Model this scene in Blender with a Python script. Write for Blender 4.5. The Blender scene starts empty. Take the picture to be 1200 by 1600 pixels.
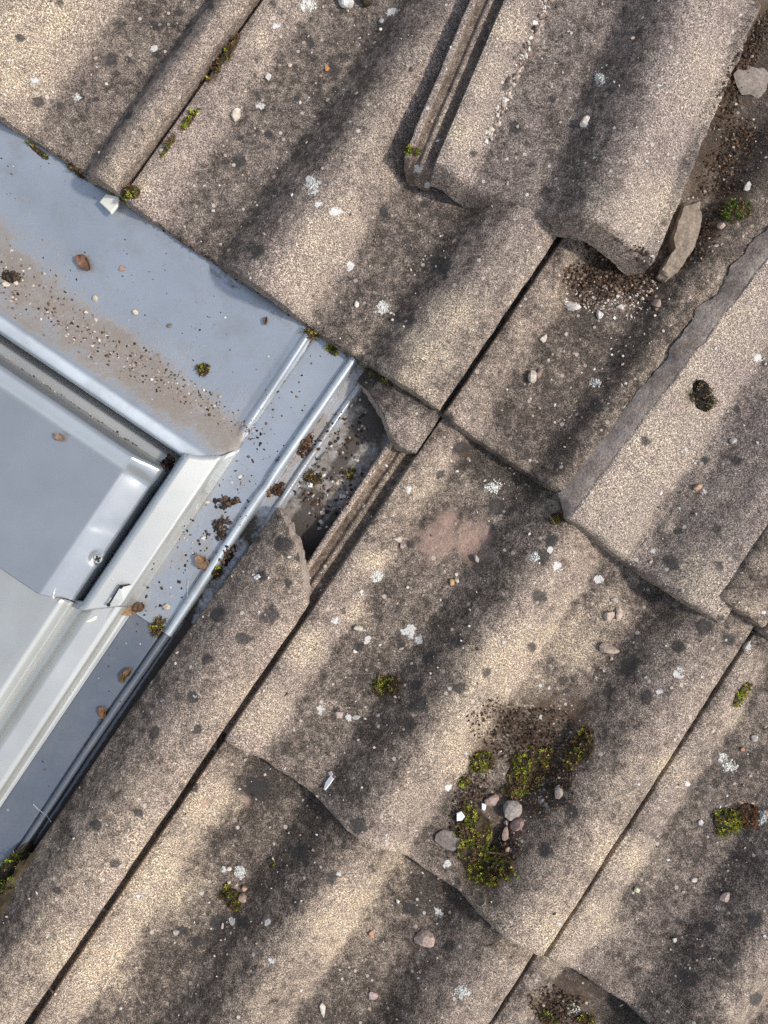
import bpy, math, random
import numpy as np
from mathutils import Matrix, Vector
from mathutils.bvhtree import BVHTree

random.seed(7); rng = np.random.default_rng(7)
SC = bpy.context.scene
COL = SC.collection
R_ = math.radians
K = 0.000517            # metres for one photograph pixel on the roof plane
HP = 1287.0             # camera height above the roof plane, in those pixels
CX, CY = 600.0, 800.0
TH = R_(34.0); CT, ST = math.cos(TH), math.sin(TH)   # direction of the tile courses in the photograph

# ---- the roof frame: x right, y up in the photograph, z off the roof; the roof is pitched 30 degrees
PITCH = R_(30)
_l = Matrix(((CT, -ST, 0), (ST, CT, 0), (0, 0, 1)))                        # rows: along the course, up the slope, off the roof
_w = Matrix(((1, 0, 0), (0, math.cos(PITCH), -math.sin(PITCH)), (0, math.sin(PITCH), math.cos(PITCH))))
RW = (_w @ _l).to_4x4()

# ---- camera
cd = bpy.data.cameras.new('camera'); cam = bpy.data.objects.new('camera', cd); COL.objects.link(cam)
cd.sensor_fit = 'HORIZONTAL'; cd.angle = 2 * math.atan(600 / HP); cd.clip_start = 0.01; cd.clip_end = 500
cam.matrix_world = RW @ Matrix.Translation((0, 0, HP * K))
SC.camera = cam
# ---- sun and sky
SUN_AZ, SUN_EL = R_(-7), R_(47)      # in the roof frame: from the right of the photograph
sl = Vector((math.cos(SUN_EL) * math.cos(SUN_AZ), math.cos(SUN_EL) * math.sin(SUN_AZ), math.sin(SUN_EL)))
sw = (RW.to_3x3() @ sl).normalized()
ld = bpy.data.lights.new('sun', 'SUN'); ld.energy = 2.9; ld.angle = R_(4); ld.color = (1.0, 0.94, 0.85)
sun = bpy.data.objects.new('sun', ld); COL.objects.link(sun)
sun.rotation_euler = sw.to_track_quat('Z', 'Y').to_euler()
wd = bpy.data.worlds.new('World'); SC.world = wd; wd.use_nodes = True
nt = wd.node_tree; bg = nt.nodes['Background']
sky = nt.nodes.new('ShaderNodeTexSky'); sky.sky_type = 'NISHITA'; sky.sun_disc = False
sky.sun_elevation = math.asin(sw.z); sky.sun_rotation = math.atan2(sw.x, sw.y)
sky.dust_density = 2.0; sky.air_density = 1.0
hs = nt.nodes.new('ShaderNodeHueSaturation'); hs.inputs['Saturation'].default_value = .70; hs.inputs['Value'].default_value = 1.12   # thin high haze
nt.links.new(sky.outputs[0], hs.inputs['Color']); nt.links.new(hs.outputs[0], bg.inputs[0]); bg.inputs[1].default_value = 0.15
SC.view_settings.view_transform = 'Standard'; SC.view_settings.look = 'None'
SC.view_settings.exposure = 0.12; SC.view_settings.gamma = 1.0
SC.render.engine = 'CYCLES'; SC.cycles.use_denoising = False; SC.cycles.max_bounces = 6

# ---------------------------------------------------------------- helpers
def uv2xy(u, v): return u * CT - v * ST, u * ST + v * CT
def xy2uv(x, y): return x * CT + y * ST, -x * ST + y * CT
def obs(x, y, z):
    """a photograph pixel at height z -> point in the roof frame (metres)"""
    f = 1 - z / HP
    return (x - CX) * f * K, (CY - y) * f * K, z * K
def obs_arr(x, y, z):
    f = 1 - z / HP
    return np.stack([(x - CX) * f * K, (CY - y) * f * K, z * K], -1)

_tab = rng.random((256, 256))
def vnoise(x, y, seed=0):
    x = np.asarray(x, float) + seed * 37.31; y = np.asarray(y, float) + seed * 91.7
    xi = np.floor(x).astype(int); yi = np.floor(y).astype(int)
    fx = x - xi; fy = y - yi; fx = fx * fx * (3 - 2 * fx); fy = fy * fy * (3 - 2 * fy)
    a = _tab[xi & 255, yi & 255]; b = _tab[(xi + 1) & 255, yi & 255]
    c = _tab[xi & 255, (yi + 1) & 255]; d = _tab[(xi + 1) & 255, (yi + 1) & 255]
    return (a * (1 - fx) + b * fx) * (1 - fy) + (c * (1 - fx) + d * fx) * fy
def fbm(x, y, seed=0, o=4):
    t = 0; a = 1; n = 0
    for i in range(o):
        t = t + a * vnoise(x * 2 ** i, y * 2 ** i, seed + i * 3); n += a; a *= .5
    return t / n
def sstep(a, b, x):
    t = np.clip((np.asarray(x, float) - a) / (b - a), 0, 1); return t * t * (3 - 2 * t)

def make_mesh(name, verts, faces, mat, smooth=True, attrs=None):
    me = bpy.data.meshes.new(name)
    if isinstance(faces, np.ndarray):
        n, k = faces.shape
        me.vertices.add(len(verts)); me.vertices.foreach_set('co', np.asarray(verts, np.float32).ravel())
        me.loops.add(n * k); me.loops.foreach_set('vertex_index', faces.astype(np.int32).ravel())
        me.polygons.add(n); me.polygons.foreach_set('loop_start', (np.arange(n) * k).astype(np.int32))
        me.update(calc_edges=True); me.validate()
    else:
        me.from_pydata([tuple(v) for v in verts], [], faces); me.update()
    me.polygons.foreach_set('use_smooth', np.full(len(me.polygons), smooth))
    for an, arr in (attrs or {}).items():
        at = me.attributes.new(an, 'FLOAT_COLOR', 'POINT')
        at.data.foreach_set('color', np.asarray(arr, np.float32).ravel())
    if mat: me.materials.append(mat)
    return me

USED = set()
def link(name, me, mloc, label=None, cat=None, group=None, kind=None, parent=None):
    o = bpy.data.objects.new(name, me); COL.objects.link(o)
    if parent is not None:
        o.parent = parent; o.matrix_basis = mloc
    else:
        o.matrix_world = RW @ mloc
    if label: o['label'] = label
    if cat: o['category'] = cat
    if group: o['group'] = group
    if kind or label: o['kind'] = kind or 'thing'
    return o

# ---------------------------------------------------------------- materials
def N(nt, typ, **kw):
    n = nt.nodes.new(typ)
    for k, v in kw.items():
        if k in n.inputs: n.inputs[k].default_value = v
        else: setattr(n, k, v)
    return n
def newmat(name):
    m = bpy.data.materials.new(name); m.use_nodes = True
    return m, m.node_tree, m.node_tree.nodes['Principled BSDF']
def math_(nt, op, a, b=None, clamp=False):
    n = nt.nodes.new('ShaderNodeMath'); n.operation = op; n.use_clamp = clamp
    for i, x in enumerate((a, b)):
        if x is None: continue
        if isinstance(x, (int, float)): n.inputs[i].default_value = x
        else: nt.links.new(x, n.inputs[i])
    return n.outputs[0]
def mix_(nt, fac, a, b, blend='MIX'):
    n = nt.nodes.new('ShaderNodeMix'); n.data_type = 'RGBA'; n.blend_type = blend
    for i, x in ((0, fac), (6, a), (7, b)):
        if isinstance(x, (int, float)): n.inputs[i].default_value = x
        elif isinstance(x, tuple): n.inputs[i].default_value = x + ((1,) if len(x) == 3 else ())
        else: nt.links.new(x, n.inputs[i])
    return n.outputs[2]
def ramp_(nt, fac, stops, interp='LINEAR'):
    n = nt.nodes.new('ShaderNodeValToRGB'); e = n.color_ramp.elements; n.color_ramp.interpolation = interp
    while len(e) < len(stops): e.new(0.5)
    for el, (p, c) in zip(e, stops):
        el.position = p; el.color = (c, c, c, 1) if isinstance(c, (int, float)) else tuple(c) + (1,)
    nt.links.new(fac, n.inputs[0]); return n.outputs[0]
def noise_(nt, vec, scale, detail=2, rough=.6, out=0, seed=None):
    n = nt.nodes.new('ShaderNodeTexNoise'); n.inputs['Scale'].default_value = scale
    n.inputs['Detail'].default_value = detail; n.inputs['Roughness'].default_value = rough
    nt.links.new(vec, n.inputs['Vector']); return n.outputs[out]
def coord_(nt):
    tc = nt.nodes.new('ShaderNodeTexCoord'); oi = nt.nodes.new('ShaderNodeObjectInfo')
    va = nt.nodes.new('ShaderNodeVectorMath'); va.operation = 'ADD'
    mu = math_(nt, 'MULTIPLY', oi.outputs['Random'], 7.0)
    nt.links.new(tc.outputs['Object'], va.inputs[0]); nt.links.new(mu, va.inputs[1])
    return va.outputs[0], oi
def attr_(nt, name):
    a = nt.nodes.new('ShaderNodeAttribute'); a.attribute_name = name
    s = nt.nodes.new('ShaderNodeSeparateColor'); nt.links.new(a.outputs['Color'], s.inputs[0])
    return s.outputs[0], s.outputs[1], s.outputs[2], a.outputs['Color'], a.outputs['Alpha']

def tile_material():
    m, nt, bs = newmat('weathered_concrete')
    vec, oi = coord_(nt)
    alg, cream, lich, _, _a = attr_(nt, 'stain')
    brk, pink, brown, _, black = attr_(nt, 'stain_two')
    g1 = noise_(nt, vec, 620, 3, .75); g2 = noise_(nt, vec, 210, 3, .7); g3 = noise_(nt, vec, 55, 4, .65)
    g4 = noise_(nt, vec, 1150, 1, .6)
    pale = mix_(nt, cream, (0.268, 0.223, 0.190), (0.385, 0.322, 0.242))
    pale = mix_(nt, ramp_(nt, g3, [(.35, 0.0), (.7, 1.0)]), pale, mix_(nt, 0.5, pale, (0.30, 0.235, 0.215)))
    # how much black algae film and painted flank shade sits on this grain
    a = math_(nt, 'ADD', alg, math_(nt, 'MULTIPLY', math_(nt, 'SUBTRACT', g2, .5), 1.5))
    a = math_(nt, 'ADD', a, math_(nt, 'MULTIPLY', math_(nt, 'SUBTRACT', g1, .5), 1.9))
    a = math_(nt, 'ADD', a, math_(nt, 'MULTIPLY', math_(nt, 'SUBTRACT', g3, .5), 1.0))
    a = ramp_(nt, a, [(.12, 0.0), (.90, 1.0)])
    c = mix_(nt, a, pale, mix_(nt, g3, (0.041, 0.035, 0.032), (0.062, 0.051, 0.043)))
    # single sand grains
    gr = ramp_(nt, g1, [(.32, .30), (.5, .95), (.68, 2.2)])
    g5 = noise_(nt, vec, 16, 4, .65)
    worn = ramp_(nt, g5, [(.36, .45), (.64, 1.0)])
    c = mix_(nt, worn, c, gr, 'MULTIPLY')
    c = mix_(nt, 1.0, c, ramp_(nt, oi.outputs['Random'], [(0.0, (.90, .90, .92)), (.5, (1.0, .98, .95)), (1.0, (1.10, 1.06, 1.0))]), 'MULTIPLY')
    gr2 = ramp_(nt, g4, [(.33, .38), (.5, .95), (.67, 2.15)])
    c = mix_(nt, 1.0, c, gr2, 'MULTIPLY')
    c = mix_(nt, math_(nt, 'MULTIPLY', brown, ramp_(nt, g2, [(.25, .4), (.6, 1.0)])), c, mix_(nt, g1, (0.035, 0.022, 0.014), (0.15, 0.10, 0.065)))
    c = mix_(nt, math_(nt, 'MULTIPLY', pink, ramp_(nt, g2, [(.3, .35), (.65, 1.0)])), c, mix_(nt, g1, (0.20, 0.115, 0.085), (0.55, 0.40, 0.33)))
    # soot-black round algae colonies
    bl = math_(nt, 'ADD', black, math_(nt, 'MULTIPLY', math_(nt, 'SUBTRACT', g2, .5), .9))
    bl = math_(nt, 'MULTIPLY', ramp_(nt, bl, [(.28, 0.0), (.75, 1.0)]), .8)
    c = mix_(nt, bl, c, mix_(nt, g1, (0.020, 0.020, 0.021), (0.055, 0.052, 0.05)))
    # crusty lichen
    l = math_(nt, 'ADD', lich, math_(nt, 'MULTIPLY', math_(nt, 'SUBTRACT', g2, .5), 2.2))
    l = ramp_(nt, l, [(.42, 0.0), (.62, 1.0)])
    l = math_(nt, 'MULTIPLY', l, ramp_(nt, lich, [(0.02, 0.0), (.2, 1.0)]))
    c = mix_(nt, l, c, mix_(nt, g1, (0.40, 0.38, 0.36), (0.80, 0.78, 0.74)))
    # tiny white flecks of lichen and quartz
    vo = nt.nodes.new('ShaderNodeTexVoronoi'); vo.inputs['Scale'].default_value = 190; vo.inputs['Randomness'].default_value = 1
    nt.links.new(vec, vo.inputs['Vector'])
    sp = nt.nodes.new('ShaderNodeSeparateColor'); nt.links.new(vo.outputs['Color'], sp.inputs[0])
    hit = math_(nt, 'LESS_THAN', vo.outputs['Distance'], math_(nt, 'MULTIPLY', math_(nt, 'SUBTRACT', sp.outputs[0], .80), 1.7))
    c = mix_(nt, math_(nt, 'MULTIPLY', hit, .8), c, mix_(nt, sp.outputs[1], (0.62, 0.56, 0.50), (0.34, 0.27, 0.22)))
    # fresh broken faces
    bc = mix_(nt, g2, (0.26, 0.215, 0.185), (0.54, 0.455, 0.39))
    bc = mix_(nt, ramp_(nt, g3, [(.4, 0.0), (.65, .7)]), bc, mix_(nt, g2, (0.10, 0.08, 0.07), (0.30, 0.22, 0.17)))
    bc = mix_(nt, 1.0, bc, ramp_(nt, g1, [(.3, .6), (.5, 1.0), (.7, 1.4)]), 'MULTIPLY')
    c = mix_(nt, brk, c, bc)
    nt.links.new(c, bs.inputs['Base Color'])
    bs.inputs['Roughness'].default_value = .92; bs.inputs['Specular IOR Level'].default_value = .25
    h = math_(nt, 'ADD', math_(nt, 'MULTIPLY', g1, .8), math_(nt, 'ADD', math_(nt, 'MULTIPLY', g2, 1.4), math_(nt, 'MULTIPLY', l, .6)))
    b = nt.nodes.new('ShaderNodeBump'); b.inputs['Strength'].default_value = .85; b.inputs['Distance'].default_value = .0011
    nt.links.new(h, b.inputs['Height']); nt.links.new(b.outputs[0], bs.inputs['Normal'])
    return m

def metal_material(name, base, metallic=.75, rough=.42, specks=.6):
    m, nt, bs = newmat(name)
    vec, oi = coord_(nt)
    dirt, dark, painted_gleam, _, _a = attr_(nt, 'grime_and_light')
    g0 = noise_(nt, vec, 14, 4, .6); g1 = noise_(nt, vec, 700, 2, .7); g2 = noise_(nt, vec, 190, 4, .72); g3 = noise_(nt, vec, 40, 5, .7)
    c = mix_(nt, ramp_(nt, g0, [(.3, 0.0), (.7, 1.0)]), base, tuple(x * .84 for x in base))
    c = mix_(nt, painted_gleam, c, (0.60, 0.66, 0.70))  # paler, less metallic edges: a sky reflection painted into the colour
    c = mix_(nt, math_(nt, 'MULTIPLY', ramp_(nt, g3, [(.48, 0.0), (.72, .55)]), specks), c, (0.30, 0.29, 0.27))
    # dust film and mud
    d = math_(nt, 'ADD', dirt, math_(nt, 'MULTIPLY', math_(nt, 'SUBTRACT', g2, .5), 1.1))
    d = math_(nt, 'ADD', d, math_(nt, 'MULTIPLY', math_(nt, 'SUBTRACT', g3, .5), .9))
    d = math_(nt, 'ADD', d, math_(nt, 'MULTIPLY', math_(nt, 'SUBTRACT', g1, .5), .9))
    d = math_(nt, 'MULTIPLY', ramp_(nt, d, [(.25, 0.0), (1.0, .92)]), ramp_(nt, dirt, [(0.02, 0.0), (.18, 1.0)]))
    mud = mix_(nt, g1, (0.12, 0.10, 0.085), (0.34, 0.285, 0.235))
    c = mix_(nt, d, c, mud)
    dk = math_(nt, 'ADD', dark, math_(nt, 'MULTIPLY', math_(nt, 'SUBTRACT', g2, .5), 1.3))
    dk = math_(nt, 'MULTIPLY', ramp_(nt, dk, [(.35, 0.0), (.75, 1.0)]), ramp_(nt, dark, [(0.02, 0.0), (.15, 1.0)]))
    c = mix_(nt, dk, c, mix_(nt, g1, (0.028, 0.024, 0.022), (0.12, 0.10, 0.085)))
    # specks of soil
    vo = nt.nodes.new('ShaderNodeTexVoronoi'); vo.inputs['Scale'].default_value = 230; nt.links.new(vec, vo.inputs['Vector'])
    sp = nt.nodes.new('ShaderNodeSeparateColor'); nt.links.new(vo.outputs['Color'], sp.inputs[0])
    hit = math_(nt, 'LESS_THAN', vo.outputs['Distance'], math_(nt, 'MULTIPLY', math_(nt, 'SUBTRACT', sp.outputs[0], .86), 1.6))
    hit = math_(nt, 'MULTIPLY', hit, math_(nt, 'MULTIPLY', ramp_(nt, g3, [(.42, 0.0), (.6, 1.0)]), specks))
    c = mix_(nt, hit, c, mix_(nt, math_(nt, 'GREATER_THAN', sp.outputs[1], .7), (0.07, 0.06, 0.055), (0.7, 0.69, 0.66)))
    nt.links.new(c, bs.inputs['Base Color'])
    cover = math_(nt, 'MAXIMUM', math_(nt, 'MAXIMUM', d, dk), hit)
    nt.links.new(math_(nt, 'MULTIPLY', math_(nt, 'MULTIPLY', math_(nt, 'SUBTRACT', 1.0, cover), metallic), math_(nt, 'SUBTRACT', 1.0, painted_gleam)), bs.inputs['Metallic'])
    r = math_(nt, 'ADD', rough, math_(nt, 'MULTIPLY', math_(nt, 'SUBTRACT', g3, .5), .18))
    nt.links.new(math_(nt, 'MAXIMUM', r, math_(nt, 'MULTIPLY', cover, .9)), bs.inputs['Roughness'])
    h = math_(nt, 'MULTIPLY', math_(nt, 'MULTIPLY', g1, cover), 1.5)
    b = nt.nodes.new('ShaderNodeBump'); b.inputs['Strength'].default_value = .3; b.inputs['Distance'].default_value = .0007
    nt.links.new(h, b.inputs['Height']); nt.links.new(b.outputs[0], bs.inputs['Normal'])
    return m

def tint_material(name, scale=400, rough=.85, use='object', contrast=.45, bump=.5, trans=0.0):
    """a grainy natural material tinted by the object's own colour or by a vertex colour"""
    m, nt, bs = newmat(name)
    vec, oi = coord_(nt)
    g1 = noise_(nt, vec, scale, 3, .7); g2 = noise_(nt, vec, scale * .28, 3, .6)
    base = oi.outputs['Color'] if use == 'object' else attr_(nt, 'tint')[3]
    c = mix_(nt, 1.0, base, ramp_(nt, g1, [(.28, 1 - contrast), (.5, 1.0), (.72, 1 + contrast)]), 'MULTIPLY')
    c = mix_(nt, 1.0, c, ramp_(nt, g2, [(.3, 1 - contrast * .7), (.5, 1.0), (.7, 1 + contrast * .6)]), 'MULTIPLY')
    nt.links.new(c, bs.inputs['Base Color']); bs.inputs['Roughness'].default_value = rough
    bs.inputs['Specular IOR Level'].default_value = .25
    if bump:
        b = nt.nodes.new('ShaderNodeBump'); b.inputs['Strength'].default_value = bump; b.inputs['Distance'].default_value = .0006
        nt.links.new(g1, b.inputs['Height']); nt.links.new(b.outputs[0], bs.inputs['Normal'])
    return m

M_TILE = tile_material()
M_FLASH = metal_material('grey_flashing', (0.49, 0.53, 0.575), .58, .34, .8)
M_CLAD = metal_material('grey_cladding', (0.60, 0.605, 0.57), .58, .34, .25)
M_FLASH_LOW = metal_material('flashing_dark_reflection', (0.19, 0.21, 0.245), .55, .40, .5)  # darker copy of the flashing grey: a dark reflection painted into its colour
M_SASH = metal_material('grey_sash_cover', (0.435, 0.46, 0.48), .60, .27, .15)
M_STONE = tint_material('stone', 420, .9, 'object', .4, .7)
M_GRIT = tint_material('grit', 500, .9, 'attr', .3, .2)
M_MOSS = tint_material('moss', 260, .8, 'attr', .35, 0)
M_LEAF = tint_material('dead_leaf', 300, .75, 'object', .45, .5)
M_PLASTIC = tint_material('white_plastic', 120, .45, 'object', .06, .1)
M_LICHEN = tint_material('lichen_crust', 600, .95, 'attr', .3, .6)
M_STEEL, _nt, _bs = newmat('screw_steel')
_bs.inputs['Base Color'].default_value = (.50, .49, .47, 1); _bs.inputs['Metallic'].default_value = .7; _bs.inputs['Roughness'].default_value = .5
M_DECK = tint_material('roof_underlay', 60, .95, 'object', .3, .3)

# ---------------------------------------------------------------- ray casting onto what is built
BV, BF = [], []; _off = 0
def register(verts, faces):
    global _off
    BV.append(np.asarray(verts)); BF.append(np.asarray(faces) + _off); _off += len(verts)
BVH = None
def build_bvh():
    global BVH
    v = np.concatenate(BV); f = np.concatenate(BF)
    BVH = BVHTree.FromPolygons(v.tolist(), f.tolist())
EYE = Vector((0, 0, HP * K))
def hit(px, py):
    """the point of the built surfaces under this photograph pixel, and its normal (roof frame)"""
    t = Vector(obs(px, py, 0)); d = (t - EYE).normalized()
    p, n, i, dist = BVH.ray_cast(EYE, d)
    if p is None: return t, Vector((0, 0, 1))
    if n.z < 0: n = -n
    return p, n

# ---------------------------------------------------------------- stains, by place on the photograph
LICHEN = [(487,288,15),(497,320,9),(598,482,15),(548,415,9),(376,1362,13),(654,264,12),(668,290,9),(480,8,16),(930,598,10),
 (938,124,13),(912,192,9),(120,152,9),(588,902,12),(566,928,9),(1128,1185,11),(1140,1200,12),(1190,1275,16),
 (722,1548,14),(640,765,7),(845,1250,7),(418,1440,8),(362,1438,9),(350,1360,8),(525,970,9),(405,165,9),(240,75,7),
 (290,195,7),(55,128,8),(612,18,9),(432,40,9),(500,1110,9),(545,1120,8),(730,1550,9),(850,1220,9),(1168,1010,10),
 (1075,1225,7),(1185,560,9),(1020,860,7),(700,1350,8),(685,1425,9),(605,1310,8),(858,1180,8),(525,330,10),
 (640,985,14),(655,1000,9),(1060,1050,10),(1030,1080,8),(870,885,12),(860,860,8),(835,870,11),(575,1000,8),(935,905,9),(700,1230,9),(425,1500,8)]
BLACK = [(462,155,9),(372,250,15),(374,215,9),(420,210,9),(125,152,9),(172,92,15),(242,40,10),(245,86,8),(150,155,6),(932,634,15),(654,1100,20),(672,1028,14),
 (650,1070,14),(715,1000,14),(842,932,15),(850,870,16),(862,845,14),(242,1145,14),(325,1030,13),(245,1060,10),(340,960,18),(310,1140,9),(640,1130,15),(775,790,18),
 (665,318,11),(400,390,16),(350,430,8),(560,560,11),(640,500,14),(690,415,22),(600,330,12),(485,70,10),(520,110,14),(430,300,8),
 (805,200,12),(862,155,9),(740,240,9),(760,40,14),(715,115,12),(560,1010,9),(625,1010,8),(720,1075,13),(760,1050,9),(830,1010,10),
 (400,1230,26),(380,1440,14),(340,1440,16),(310,1470,12),(470,1330,20),(520,1370,12),(560,1290,20),(640,1420,15),(700,1480,13),(460,1410,12),(285,1455,10),
 (905,1180,20),(980,1040,22),(1010,1090,16),(950,1080,14),(870,1250,18),(1100,980,18),(1140,1000,14),(1060,1010,14),(895,1270,14),(850,1330,13),
 (1075,1530,20),(1140,1500,18),(1180,1440,18),(1180,1560,15),(1110,1450,12),(1060,1440,9),(1170,1300,10),
 (1100,720,10),(1060,830,9),(1150,720,12),(1050,880,16),(1150,640,9),(1010,690,9),(955,640,6),(720,700,14),(690,740,10),(640,850,9),
 (300,1230,13),(215,1270,10),(150,1290,12),(90,1390,12),(180,1350,10),(440,850,20),(470,870,12),(410,900,13),(420,960,18),(380,1000,12),(450,910,9),(300,1090,14),
 (60,160,12),(95,165,9),(200,180,10),(280,20,10),(30,60,9),(330,10,8)]
CREAM = [(30,70,110),(90,20,70),(1110,130,90),(1030,330,70),(1095,900,60),(905,1000,75),(960,960,50),(800,1040,90),(740,1160,80),(470,440,60),(500,380,50),
 (540,340,40),(640,580,28),(660,540,50),(700,490,50),(960,780,110),(1020,700,110),(1080,600,90),(1150,500,90),(720,200,60),(750,120,50),(790,40,40),(250,1380,110),(150,1500,100),
 (330,1250,60),(230,1350,60),(550,1440,80),(620,1360,50),(930,1440,60),(1000,1350,50),(860,1460,80),(950,1330,50),(470,1010,50),(400,1110,60),(560,960,30),(590,880,30),
 (1050,1200,40),(1150,1120,30),(560,560,20),(230,290,25),(280,250,25),(410,60,20)]
PINK = [(690,845,36),(735,845,34),(700,815,24),(575,560,0.1),(320,1255,9),(385,1250,10),(760,838,16)]
BROWN = [(1130,170,38),(1150,110,34),(1172,60,34),(1188,20,30),(1095,290,34),(1080,340,28),(730,868,16),(955,380,45),(935,420,38),(985,400,38),(905,450,35),(1000,450,30),(800,1130,48),(850,1120,52),(890,1120,45),(760,1170,34),(830,1160,55),(750,1250,42),(770,1300,50),(740,1360,38),(900,1170,34),(870,1200,40),
 (820,1250,30),(1110,250,40),(1130,300,40),(1110,360,25),(1150,215,26),(350,85,18),(330,120,16),(725,706,14),(880,880,12),(900,1560,45),(850,1570,35),(1100,205,22),(545,8,10),(1080,620,14),(372,1400,15),(605,1075,18),(1150,1275,22)]
OCHRE = [(635,580,18),(655,575,12),(1045,355,22),(1090,890,18),(1100,110,14),(675,520,14),(650,190,12),(870,110,10),(960,90,14)]

def blobs(px, py, lst, soft=.55, wob=None):
    out = np.zeros_like(px)
    for (x, y, r) in lst:
        R = r * 1.5
        mk = (abs(px - x) < R) & (abs(py - y) < R)
        if not mk.any(): continue
        d = np.hypot(px[mk] - x, py[mk] - y) / r
        if wob is not None: d = d * (.25 + 1.5 * wob[mk])
        out[mk] = np.maximum(out[mk], 1 - sstep(1 - soft, 1.25, d))
    return out

# ---------------------------------------------------------------- roof tiles
PW = np.array([0, 12, 26, 46, 58, 63, 156, 162, 176, 200, 222, 242, 260, 282, 306, 326, 333, 426, 431, 446, 470, 492, 512, 538, 560, 580], float)
PZ = np.array([23, 25, 21, 9, 2, 0, 0, 2, 12, 31, 44, 49, 48, 38, 20, 4, 0, 0, 2, 13, 33, 45, 49, 47, 40, 28], float)
LW = np.array([-47, -38, -36.5, -27, -22, -17, -12, -4, -1.5, 0], float)
LZ = np.array([17, 17, 4, 3, 9, 9, 4, 1, 2, 22], float)
def smooth_prof(W):
    W = np.asarray(W, float); z = np.zeros_like(W)
    for d, k in ((-4.5, .15), (-2.2, .22), (0, .26), (2.2, .22), (4.5, .15)):
        z += k * np.interp(np.clip(W + d, .5, 580), PW, PZ)
    return z
def tile_prof(W):
    z = smooth_prof(np.maximum(W, 0))
    z = z * 1.13
    lock = np.interp(W, LW, LZ)
    return np.where(W < 0, lock, z)
def half_prof(W):     # the broken right half that lies on top
    return np.interp(W, [0, 20, 60, 100, 118, 128, 150, 185, 215, 245, 270, 290], [52, 50, 36, 17, 5, 4, 8, 27, 42, 47, 43, 30])
def algae_shade_bands(W):  # algae film; lit right and shaded left flanks are partly painted in
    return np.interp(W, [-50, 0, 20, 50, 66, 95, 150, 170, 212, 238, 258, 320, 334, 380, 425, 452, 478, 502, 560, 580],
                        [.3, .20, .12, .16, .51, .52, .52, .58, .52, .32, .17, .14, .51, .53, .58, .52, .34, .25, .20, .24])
def half_bands(W):  # algae on the broken half, its lit flank painted paler
    return np.interp(W, [0, 105, 122, 150, 190, 215, 250, 290], [.05, .08, .52, .46, .36, .22, .12, .08])

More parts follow.
